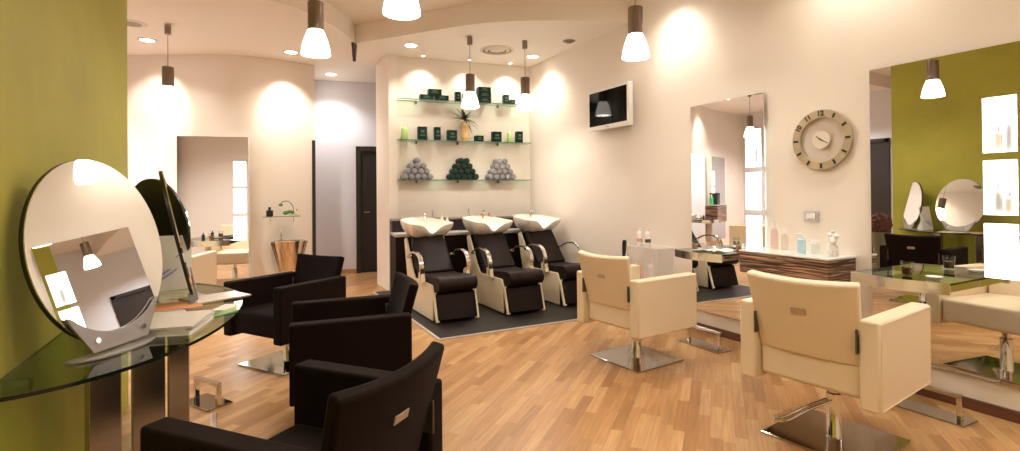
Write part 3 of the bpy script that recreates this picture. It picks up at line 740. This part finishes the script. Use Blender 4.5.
# small bright accent beams of the wall-side downlights
for (x, y, z, tx, ty, tz, e) in ((-.99, 7.62, ZL-.02, -1.0, 8.35, 2.45, 50), (.61, 7.45, ZL-.02, .61, 7.98, 2.45, 50), (3.62, 6.25, ZL-.02, 3.89, 6.1, 2.5, 10), (3.45, 3.85, ZU-.02, 3.89, 3.75, 2.6, 22), (3.45, 2.1, ZU-.02, 3.89, 2.1, 2.4, 10)):
    light('downlight_wallwash', 'SPOT', (x, y, z), e, WARM2, .03, R(62), .8, target=(tx, ty, tz))
t = thing('air_diffuser', 'round ceiling air diffuser between the two lamps before the shelves', 'vent', (3.035, 6.18, ZL))
for k, (r0, r1) in enumerate(((.19, .225), (.125, .165), (.06, .10))):
    bm = bm_(); lathe(bm, [(r0, -.002-.006*k), (r1, -.001), (r1+.004, -.007), (r0, -.012-.006*k)], 48, closed=True); obj('diffuser_ring', bm, M['trimwhite'], t)
bm = bm_(); cyl(bm, .055, -.020, -.001, 32); obj('diffuser_core', bm, M['trimwhite'], t)
bm = bm_(); cyl(bm, .20, -.0012, .0, 48); obj('diffuser_throat', bm, M['bracket'], t)
t = thing('ceiling_speaker', 'small grey round fitting on the ceiling near the television wall', 'fitting', (3.668, 5.424, ZL))
bm = bm_(); lathe(bm, [(0, -.016), (.05, -.016), (.075, -.006), (.08, -.001), (0, -.001)], 32); obj('fitting_rim', bm, M['lampmetal'], t)
bm = bm_(); cyl(bm, .04, -.022, -.0165, 24); obj('fitting_grille', bm, M['bracket'], t)
t = thing('ceiling_speaker', 'round bronze ceiling fitting partly hidden by the end of the green wall', 'fitting', (-1.05, 6.95, ZL))
bm = bm_(); lathe(bm, [(.10, -.012), (.135, -.010), (.15, -.001), (.10, -.001)], 40, closed=True); obj('fitting_rim', bm, M['trimwhite'], t)
bm = bm_(); cyl(bm, .10, -.010, -.001, 32); obj('fitting_grille', bm, M['lampmetal'], t)
# halogen spots over the shelves
for k, (x, y, lab) in enumerate(((2.237, 6.86, 'tiny ceiling spotlight over the partition end of the shelves'), (2.893, 6.78, 'tiny ceiling spotlight over the middle of the shelves'), (3.50, 6.70, 'tiny ceiling spotlight over the corner end of the shelves'))):
    t = thing('shelf_spotlight', lab, 'lamp', (x, y, ZL), 0, 'tiny spotlights over the shelves')
    bm = bm_(); lathe(bm, [(.022, 0), (.034, 0), (.034, -.010), (.022, -.012)], 20, closed=True); obj('trim_ring', bm, M['trimwhite'], t)
    bm = bm_(); cyl(bm, .021, -.009, -.001, 20); obj('lit_lens', bm, M['lens'], t)
    light('shelf_beam', 'SPOT', (x, y-.02, ZL-.02), 13, WARM2, .02, R(115), .7, target=(x, y-.02, 0))
# pointed dark fitting where the two ceiling curves meet
t = thing('ceiling_fitting', 'dark pointed wedge hanging where the two ceiling curves meet', 'fitting', (1.285, 6.70, ZL))
bm = bm_(); prism(bm, [(-.07, 0), (.07, 0), (.012, -.225), (-.012, -.225)], -.016, .016, Matrix(((.47, 0, .88, 0), (.88, 0, -.47, 0), (0, 1, 0, 0), (0, 0, 0, 1)))); obj('wedge_body', bm, mat('dark_brown_wedge', (.06, .04, .03), .5), t, smooth=False, bevel=.003)
bm = bm_(); cyl(bm, .03, -.006, -.0005, 16); obj('mounting_plate', bm, M['lampmetal'], t)

# ------------------------------------------------------------------ washing corner
bm = bm_(); prism(bm, [(1.60, 4.475), (3.885, 4.475), (3.885, 6.8), (1.89, 7.05), (1.60, 7.05)], .0005, .010)
o = obj('floor_mat', bm, M['matfloor'], smooth=False); tag(o, 'dark vinyl floor mat under the washing units', 'mat')
bm = bm_(); box(bm, 1.575, 1.5995, 4.45, 7.05, .0005, .013); box(bm, 1.5995, 3.865, 4.45, 4.4745, .0005, .013); bmesh.ops.remove_doubles(bm, verts=bm.verts[:], dist=1e-5)
obj('mat_edging', bm, M['matedge'], o, smooth=False)
tag(o, 'dark vinyl floor mat with pale metal edging under the washing units', 'mat')

def basin_mesh():
    # shell-shaped bowl: local origin at the neck rest, opening upward, neck to -y
    bm = bm_(); N_, K = 40, 7
    def rim(a):
        # a=0 at +x, counter-clockwise; front (neck) at -90 deg
        c, s = math.cos(a), math.sin(a)
        rx = .27; ry = .30 if s > 0 else .25
        d = abs(((a+PI/2+PI) % (2*PI))-PI)      # angle from the neck direction
        z = .185
        notch = math.exp(-(d/.36)**2)
        horn = math.exp(-((d-.80)/.36)**2)
        z = z-.120*notch+.002*horn
        k = 1+.40*horn-.10*notch
        return Vector((rx*c*k, ry*s*k+.02, z))
    outer, inner = [], []
    lvl = [0, .18, .38, .60, .80, .94, 1.0]
    for t_ in lvl:
        ro, ri = [], []
        for i in range(N_):
            a = 2*PI*i/N_; p = rim(a)
            f = .56+.44*math.sin(t_*PI/2)**.9
            fo = f if t_ < 1 else 1.0
            ro.append(bm.verts.new((p.x*fo, p.y*fo+(1-fo)*.05, p.z*t_**1.15)))
            fi = (.44+.56*math.sin(t_*PI/2)**.9)*.93
            ri.append(bm.verts.new((p.x*fi, p.y*fi+(1-fi)*.05, .022+(p.z-.022+.000)*t_**1.4)))
        outer.append(ro); inner.append(ri)
    for G, flip in ((outer, 0), (inner, 1)):
        for a, b in zip(G, G[1:]):
            for i in range(N_):
                j = (i+1) % N_; bm.faces.new((a[i], a[j], b[j], b[i]))
        bm.faces.new(G[0])
    for i in range(N_):
        j = (i+1) % N_; bm.faces.new((outer[-1][i], outer[-1][j], inner[-1][j], inner[-1][i]))
    return bm
def make_washer(label):
    t = thing('washing_unit', label, 'washing chair', group='salon washing units')   # faces -y
    YZ = Matrix(((0, 0, 1, 0), (1, 0, 0, 0), (0, 1, 0, 0), (0, 0, 0, 1)))            # (y,z) polygon extruded along x
    w = .215
    shell = [(-.36, .012), (.40, .012), (.50, .40), (.60, .78), (.53, .80), (.30, .46), (.22, .375), (-.33, .375), (-.365, .30)]
    for s in (-1, 1):
        x0, x1 = sorted((s*w, s*(w+.022)))
        bm = bm_(); prism(bm, shell, x0, x1, YZ); obj('side_shell', bm, M['washcream'], t, smooth=False, bevel=.006)
        bm = bm_(); pts_ = smooth_pts([(s*(w+.004), -.378, .300), (s*(w+.004), -.412, .18), (s*(w+.004), -.462, .015)], 5)
        sweep(bm, pts_, rect(.012, .020), Vector((1, 0, 0))); obj('legrest_edge', bm, M['washcream'], t, bevel=.004)
    bm = bm_(); prism(bm, [(-.35, .013), (.39, .013), (.48, .40), (.40, .45), (.2, .36), (-.35, .30)], -w+.001, w-.001, YZ); obj('core_box', bm, M['washdark'], t, smooth=False)
    # padded leg rest
    def lg(u, v):
        x = -.218+.436*u; z = .03+.262*v; y = -.480+.075*v
        k = 2*u-1
        return (x, y-.016*(1-k**4), z), (0, 1, .25)
    bm = bm_(); slab(bm, lg, 10, 6, .055); obj('leg_rest', bm, M['washdark'], t, bevel=.014, seg=3)
    # seat with a rolled front edge
    prof = smooth_pts([(0, -.455, .315), (0, -.495, .36), (0, -.490, .42), (0, -.43, .462), (0, -.25, .450), (0, .02, .425), (0, .20, .43)], 4)
    bm = bm_(); poly_ = [(p.y, p.z) for p in prof]+[(.22, .34), (-.30, .305)]
    prism(bm, poly_, -.212, .212, YZ); obj('seat', bm, M['washdark'], t, bevel=.016, seg=3)
    def bk(u, v):
        k = 2*u-1
        x = k*(.208-.018*max(0, v-.75)/.25); z = .44+.40*v; y = .13+.315*v+.02*math.sin(v*PI)
        return (x, y-.012*(1-k*k), z), (0, .78, -.62)
    bm = bm_(); slab(bm, bk, 10, 12, .075); obj('backrest', bm, M['washdark'], t, bevel=.022, seg=4)
    for s in (-1, 1):
        bm = bm_(); xx = s*(w+.055)
        pts_ = smooth_pts([(xx, .33, .60), (xx, .20, .655), (xx, .05, .672), (xx, -.07, .635), (xx, -.125, .55), (xx-s*.006, -.12, .46), (xx-s*.014, -.11, .39)], 6)
        sweep(bm, pts_, rect(.010, .024), Vector((1, 0, 0))); a = obj('arm', bm, M['chrome'], t, bevel=.004)
        bm = bm_(); prism(bm, [(-.16, .37), (-.04, .37), (-.05, .47), (-.12, .50)], *sorted((s*(w+.023), s*(w+.065))), YZ); obj('arm_mount', bm, M['washcream'], t, smooth=False, bevel=.006)
        bm = bm_(); cyl(bm, .016, 0, .05, 16, T((s*(w+.022), .33, .60)) @ RY(s*PI/2)); obj('arm_pivot', bm, M['chrome'], a)
    bz = bm_(); o = obj('basin', basin_mesh(), M['ceramic'], t, loc=(0, .58, .80)); o.rotation_euler = (R(6), 0, R(9)); bz.free()
    bm = bm_(); cyl(bm, .028, .004, .010, 20, T((0, .10, .022))); obj('drain', bm, M['chrome'], o)
    bm = bm_(); prism(bm, [(.52, .012), (.70, .012), (.68, .80), (.54, .80)], -.09, .09, YZ); obj('pedestal', bm, M['washdark'], t, smooth=False, bevel=.01)
    bm = bm_(); tube(bm, smooth_pts([(.10, .83, .98), (.10, .83, 1.06), (.08, .77, 1.09), (.06, .70, 1.06)], 5), .010); obj('spray_tap', bm, M['chrome'], t)
    return t
ux = R(1)
wu = make_washer('dark washing unit with white basin beside the partition, first of three'); wu.location = (1.965, 5.44, 0.0105); wu.rotation_euler = (0, 0, ux)
dup(wu, (2.745, 5.40, .0105), ux, 'dark washing unit with white basin in the middle of the three')
dup(wu, (3.50, 5.46, .0105), ux, 'dark washing unit with white basin nearest the television wall')

# dark counter behind the units
ang = math.atan2(NW1.y-NW0.y, NW1.x-NW0.x)
t = thing('wash_counter', 'long dark counter with pale top behind the washing units', 'counter', (1.80, 6.995, 0.0), ang)
Lc = 2.06
obj('counter_body', box(bm_(), .0, Lc, -.52, 0.05, .011, .775), M['washdark'], t, smooth=False, bevel=.004)
obj('counter_top', box(bm_(), -.004, Lc, -.535, 0.05, .776, .815), M['matedge'], t, smooth=False, bevel=.004)
obj('rear_ledge', box(bm_(), 0.0, Lc, -.20, .05, .816, .965), mat('dark_aubergine_laminate', (.022, .014, .022), .3), t, smooth=False, bevel=.003)
obj('ledge_top', box(bm_(), -.004, Lc, -.21, .05, .966, .990), M['steel'], t, smooth=False, bevel=.003)
def on_counter(s, d): 
    return (1.80+math.cos(ang)*s+math.sin(ang)*d, 6.995+math.sin(ang)*s-math.cos(ang)*d, .816)
for s, d, r, h, m, cap, lab in ((.36, .36, .034, .21, M['orange'], M['white'], 'orange bottle on the counter behind the first basin'), (.50, .40, .022, .29, M['silver'], M['silver'], 'slim silver can on the counter beside the first basin'),
                          (.62, .40, .030, .24, M['paleyellow'], M['paleyellow'], 'pale yellow bottle on the counter between the first two basins'), (.70, .37, .026, .21, M['paper'], M['white'], 'white bottle on the counter between the first two basins'),
                          (1.01, .33, .022, .30, M['silver'], M['silver'], 'slim silver can on the counter behind the middle basin'), (1.17, .42, .040, .23, M['yellow'], M['yellow'], 'wide amber bottle on the counter beside the middle basin'),
                          (1.27, .42, .022, .24, M['redpk'], M['redpk'], 'red-orange bottle on the counter beside the amber bottle'), (1.34, .44, .024, .22, M['white'], M['white'], 'white bottle on the counter beside the red-orange bottle')):
    bottle('shampoo_bottle', lab, 'bottle', on_counter(s, d), r, h, m, cap, .5)

# ------------------------------------------------------------------ glass shelves and what stands on them
sd = Vector((math.cos(ang), math.sin(ang), 0)); sn = Vector((math.sin(ang), -math.cos(ang), 0))   # along the wall, out of the wall
S0 = Vector((1.905, 7.079, 0))
LS = 1.955; DS = .17
ZS = (2.62, 2.062, 1.515)
for z, lab, xs in zip(ZS, ('top glass shelf, carrying dark green boxes, above the washing units', 'middle glass shelf, carrying the bamboo plant, above the washing units', 'bottom glass shelf, carrying rolled towels, above the washing units'), ((.28, 1.48), (.28, .87, 1.48), (.28, .87, 1.48))):
    t = thing('glass_shelf', lab, 'shelf', S0+Vector((0, 0, z)), ang)
    obj('glass_board', prism(bm_(), [(.004, -.003), (LS, -.003), (LS, -DS), (.004, -DS)], -.010, 0, side_mi=1), [M['shelfglass'], M['shelfedge']], t, smooth=False)
    for x in xs:
        bm = bm_(); box(bm, x-.012, x+.012, -.05, -.002, -.045, -.0105); obj('shelf_clip', bm, M['bracket'], t, bevel=.003)
def on_shelf(px, z, d=.095):
    # position along the shelf from the pixel column measured on the photograph (shelf runs 397.7 -> 533)
    s = (px-397.7)/(531.8-397.7)*1.935
    # perspective: the near end is slightly farther, so a tiny correction
    return S0+sd*s+sn*d+Vector((0, 0, z+.0005))
def carton(px, w, h, d, z, label, dz=0, rot=0, off=.10, group='dark green cartons on the shelves'):
    p = on_shelf(px, ZS[z]+dz, off)
    t = thing('product_carton', label, 'box', p, ang+rot, group)
    obj('carton_body', box(bm_(), -w/2, w/2, -d/2, d/2, 0, h), M['boxgreen'], t, smooth=False, bevel=.002)
    bm = bm_(); box(bm, -w*.30, w*.30, -d/2-.0012, -d/2-.0002, h*.30, h*.42); box(bm, -w*.2, w*.2, -d/2-.0012, -d/2-.0002, h*.55, h*.75)
    obj('printed_label', bm, M['boxlabel'], t, smooth=False)
    return t
k_ = LS/134.1   # metres per photo pixel along the shelf
carton(426.3, .185, .070, .11, 0, 'flat dark green carton, partition-side one of the two under the top carton')
carton(441.0, .185, .070, .11, 0, 'flat dark green carton, lamp-side one of the two under the top carton')
carton(434.2, .180, .080, .11, 0, 'dark green carton stacked on two others on the top shelf', dz=.0715)
carton(457.2, .075, .135, .08, 0, 'upright dark green carton beside the hanging lamp on the top shelf')
for i, (w, h, dz) in enumerate(((.19, .075, 0), (.19, .075, .0765), (.185, .07, .153))):
    carton(484, w, h, .12, 0, 'dark green carton, %s of the stack of three behind the hanging lamp' % ('lowest', 'middle', 'topmost')[i], dz=dz)
carton(507.3, .078, .135, .08, 0, 'upright dark green carton near the wall corner on the top shelf')
carton(514.0, .075, .070, .08, 0, 'small dark green carton beside the upright one near the wall corner')
bottle('shampoo_bottle', 'white bottle half hidden by the hanging lamp on the top shelf', 'bottle', on_shelf(463.6, ZS[0]), .03, .17, M['white'], M['white'])
bottle('shampoo_bottle', 'lime green bottle with white cap at the partition end of the middle shelf', 'bottle', on_shelf(405.2, ZS[1]), .048, .205, M['lime'], M['white'], .4, caph=.14)
carton(422, .125, .185, .08, 1, 'tall dark green carton next to the lime bottle at the partition end')
carton(436.6, .085, .185, .08, 1, 'slim dark green carton second from the lime bottle on the middle shelf')
carton(451, .135, .150, .09, 1, 'dark green carton just on the partition side of the bamboo plant')
carton(478.6, .115, .085, .09, 1, 'low dark green carton just on the corner side of the bamboo plant', rot=R(6))
carton(497, .135, .150, .09, 1, 'dark green carton next to the second lime bottle, towards the plant')
bottle('shampoo_bottle', 'lime green bottle between two dark green cartons near the wall corner', 'bottle', on_shelf(511, ZS[1]), .036, .190, M['lime'], M['white'], .4, caph=.14)
carton(521.5, .095, .165, .08, 1, 'dark green carton at the wall corner end of the middle shelf')
# bamboo plant
t = thing('potted_plant', 'spiky dark plant in a bamboo cane pot on the middle shelf', 'plant', on_shelf(464.5, ZS[1], .10), ang)
bm = bm_(); lathe(bm, [(0, 0), (.050, 0), (.050, .05), (.053, .055), (.050, .06), (.050, .22), (.053, .226), (.050, .232), (.050, .28), (.042, .28), (.042, .26), (0, .26)], 24); obj('bamboo_pot', bm, M['bamboo'], t)
bm = bm_(); tube(bm, smooth_pts([(0, 0, .26), (.004, 0, .29), (0, 0, .33)], 4), .014); obj('stem', bm, M['leaf'], t)
bm = bm_(); rnd = random.Random(3)
for i in range(46):
    a = 2*PI*i*.381966; el = rnd.uniform(-.65, 1.1); L_ = rnd.uniform(.19, .262)
    d_ = Vector((math.cos(a)*math.cos(el), math.sin(a)*math.cos(el)*.36, math.sin(el)))
    s_ = d_.cross(Vector((0, 0, 1))).normalized(); prev = None
    for q in range(6):
        tt = q/5; p = Vector((0, 0, .315))+d_*L_*tt+Vector((0, 0, -.05*tt*tt)); wd = .0150*(1-tt)**.6+.001
        cur = (bm.verts.new(p+s_*wd), bm.verts.new(p-s_*wd))
        if prev: bm.faces.new((prev[0], prev[1], cur[1], cur[0]))
        prev = cur
obj('leaves', bm, M['leaf'], t)
# rolled towels
def towel_proto(m, label):
    bm = bm_(); lathe(bm, [(0, -.12), (.026, -.12), (.035, -.116), (.041, -.105), (.0422, -.08), (.0422, .06), (.0422, .085), (.035, .094), (.026, .098), (0, .098)], 22, RX(PI/2) @ T((0, 0, 0)))
    t = thing('rolled_towel', label, 'towel')
    o = obj('towel_roll', bm, m, t); return t
base_h = .0422
first = {}
piles = (('grey', 416.5, M['towelgrey'], 'partition-side grey pile'), ('green', 461.7, M['towelgreen'], 'dark green pile'), ('grey', 501.2, M['towelgrey'], 'corner-side grey pile'))
ords = ('first', 'second', 'third', 'fourth', 'fifth')
rows = ('bottom', 'second', 'third', 'top')
for pi, (colr, px, m, nm) in enumerate(piles):
    sp = .0865 if pi != 2 else .085
    for r_ in range(4):
        n = 5-r_
        if r_ == 3: n = 2 if pi != 0 else 1
        for i in range(n):
            p = on_shelf(px, ZS[2], .093)+sd*((i-(n-1)/2)*sp)+Vector((0, 0, base_h+.0005+r_*.0738))
            lab = ('rolled grey towel, %s from the partition in the %s row of the %s' % (ords[i], rows[r_], nm)) if colr == 'grey' else 'rolled dark green towel, %s from the partition in the %s row of its pile' % (ords[i], rows[r_])
            if n == 1: lab = 'rolled grey towel alone on top of the %s' % nm
            rz = ang+random.uniform(-.05, .05)
            if colr not in first: first[colr] = t = towel_proto(m, lab); t.location = p; t.rotation_euler = (0, 0, rz); t['group'] = 'rolled towels, %s' % nm
            else: dup(first[colr], p, rz, lab, 'rolled towels, %s' % nm)

# ------------------------------------------------------------------ acrylic wall box by the cream chair
t = thing('acrylic_box', 'milky acrylic bottle box on the wall behind the cream chair nearest the television', 'box', (3.665, 3.90, 0))
bm = bm_()
box(bm, 0, .006, 0, .46, .40, .745); box(bm, .006, .218, 0, .006, .40, .745); box(bm, .006, .218, .454, .46, .40, .745); box(bm, 0, .218, 0, .46, .394, .40)
obj('acrylic_walls', bm, M['acrylfrost'], t, smooth=False)
bm = bm_(); box(bm, -.006, .218, -.006, .466, .746, .756); obj('acrylic_lid', bm, M['acrylfrost'], t, smooth=False, bevel=.002)
obj('back_panel', box(bm_(), .2185, .225, 0, .46, .394, .756), M['white'], t, smooth=False)
for x, y, h, lab in ((3.74, 4.245, .19, 'white bottle with pink label on the acrylic box, away from the mirror'), (3.75, 4.13, .19, 'white bottle with dark lettering on the acrylic box, nearer the mirror')):
    b = bottle('product_bottle', lab, 'bottle', (x, y, .757), .030, h, M['white'], M['white'], .45, caph=.18)
    bm = bm_(); lathe(bm, [(.0304, .04), (.0304, .075)], 20); obj('bottle_label', bm, M['pink'] if y > 4.2 else M['bracket'], b)
for x, y, h, m, lab in ((3.73, 4.22, .21, M['pink'], 'salmon pink bottle inside the acrylic box'), (3.76, 4.10, .23, M['white'], 'white bottle inside the acrylic box'), (3.75, 4.32, .16, M['silver'], 'silver bottle inside the acrylic box')):
    bottle('product_bottle', lab, 'bottle', (x, y, .401), .032, h, m, M['white'], .45)
t = thing('hair_clipper', 'black clipper standing in a holder at the end of the acrylic box', 'hair clipper', (3.652, 4.39, .60))
bm = bm_(); box(bm, -.028, .010, -.03, .03, .0, .02); obj('holder', bm, M['black'], t, bevel=.004)
bm = bm_(); lathe(bm, [(0, .021), (.014, .021), (.018, .06), (.024, .16), (.022, .20), (.012, .21), (0, .21)], 18, T((-.008, 0, 0)) @ RY(R(4))); obj('clipper_body', bm, M['black'], t)

# ------------------------------------------------------------------ small basin corner on the curved wall
t = thing('steel_basin', 'tapered bronze steel wall basin on the curved wall', 'basin', (.600, 7.80, .28))
bm = bm_(); lathe(bm, [(0, 0), (.125, 0), (.205, .40), (.192, .40), (.115, .03), (0, .03)], 40, Matrix.Diagonal((1, .62, 1, 1))); obj('basin_body', bm, M['copper'], t)
bm = bm_(); lathe(bm, [(.190, .398), (.210, .398), (.212, .408), (.190, .410)], 40, Matrix.Diagonal((1, .62, 1, 1)), closed=True); obj('basin_rim', bm, M['chrome'], t)
for s in (-1, 1):
    bm = bm_(); sweep(bm, [(s*.112, -.03, -.01), (s*.222, -.03, .40)], rect(.016, .010), Vector((0, 1, 0))); obj('side_strap', bm, M['steel'], t)
bm = bm_(); lathe(bm, [(0, .405), (.022, .405), (.022, .44), (.014, .445), (.014, .53), (.02, .535), (.012, .56), (0, .56)], 18, T((-.10, .07, 0))); obj('tap', bm, M['chrome'], t)
bm = bm_(); tube(bm, smooth_pts([(-.10, .07, .50), (-.10, .0, .52), (-.10, -.05, .49)], 4), .009); obj('tap_spout', bm, M['chrome'], t)
t = thing('glass_shelf', 'little glass shelf with bottles above the steel basin', 'shelf', (.505, 7.80, 1.03), R(8))
obj('glass_board', prism(bm_(), [(-.235, .06), (.235, .06), (.235, -.06), (-.235, -.06)], -.008, 0, side_mi=1), [M['shelfglass'], M['shelfedge']], t, smooth=False)
for s in (-1, 1):
    bm = bm_(); tube(bm, smooth_pts([(s*.15, .12, -.10), (s*.15, .02, -.09), (s*.15, -.04, -.045), (s*.15, -.03, -.010)], 5), .006); obj('shelf_bracket', bm, M['chrome'], t)
t = thing('perfume_bottle', 'square black perfume bottle on the little glass shelf', 'bottle', (.355, 7.775, 1.031), R(8))
obj('bottle_body', box(bm_(), -.042, .042, -.025, .025, 0, .085), M['perfume'], t, bevel=.008)
obj('bottle_cap', box(bm_(), -.016, .016, -.014, .014, .086, .128), M['black'], t, bevel=.003)
t = thing('orchid_sprig', 'small green sprig arching from a glass on the little glass shelf', 'plant', (.625, 7.79, 1.031), R(8))
bm = bm_(); lathe(bm, [(0, 0), (.038, 0), (.045, .03), (.034, .07), (.028, .075), (.028, .07), (.034, .03), (0, .005)], 20); obj('glass_pot', bm, M['clear'], t)
bm = bm_(); tube(bm, smooth_pts([(.02, 0, .02), (.03, 0, .12), (-.03, 0, .20), (-.10, 0, .20), (-.135, 0, .165)], 6), .005); obj('stem', bm, M['leaf'], t)
bm = bm_()
for x, z, s_ in ((-.135, .155, .03), (-.02, .06, .034), (-.07, .045, .04), (.015, .05, .028)):
    bmesh.ops.create_icosphere(bm, subdivisions=2, radius=s_, matrix=T((x, -.015, z)) @ Matrix.Diagonal((1, .4, .7, 1)))
obj('leaves', bm, M['leaflight'], t)
bottle('product_bottle', 'small pale bottle at the corridor end of the little glass shelf', 'bottle', (.70, 7.80, 1.031), .024, .09, M['paleyellow'], M['bracket'])

# tall vase beyond the green wall (seen in the tall mirror)
t = thing('floor_vase', 'tall tapered vase with dark red moss ball beyond the end of the green wall', 'vase', (-1.25, 4.52, 0))
bm = bm_(); lathe(bm, [(0, .001), (.06, .001), (.075, .1), (.115, .66), (.105, .66), (.07, .12), (0, .10)], 32); obj('vase_body', bm, M['vase'], t)
bm = bm_(); bmesh.ops.create_icosphere(bm, subdivisions=4, radius=.15, matrix=T((0, 0, .80)))
for v in bm.verts: v.co += (v.co-Vector((0, 0, .80)))*random.uniform(-.10, .12)
obj('moss_ball', bm, M['moss'], t)

# ------------------------------------------------------------------ render settings
w = bpy.data.worlds.new('world'); SC.world = w; w.use_nodes = True
w.node_tree.nodes['Background'].inputs[0].default_value = (1, .9, .8, 1); w.node_tree.nodes['Background'].inputs[1].default_value = .02
vs = SC.view_settings; vs.view_transform = 'Standard'; vs.look = 'None'; vs.gamma = 1; vs.use_curve_mapping = False
vs.exposure = 0.82
cy = SC.cycles
cy.max_bounces = 14; cy.diffuse_bounces = 5; cy.glossy_bounces = 8; cy.transmission_bounces = 8; cy.transparent_max_bounces = 16
cy.caustics_reflective = False; cy.caustics_refractive = False; cy.sample_clamp_indirect = 6
cy.use_denoising = True
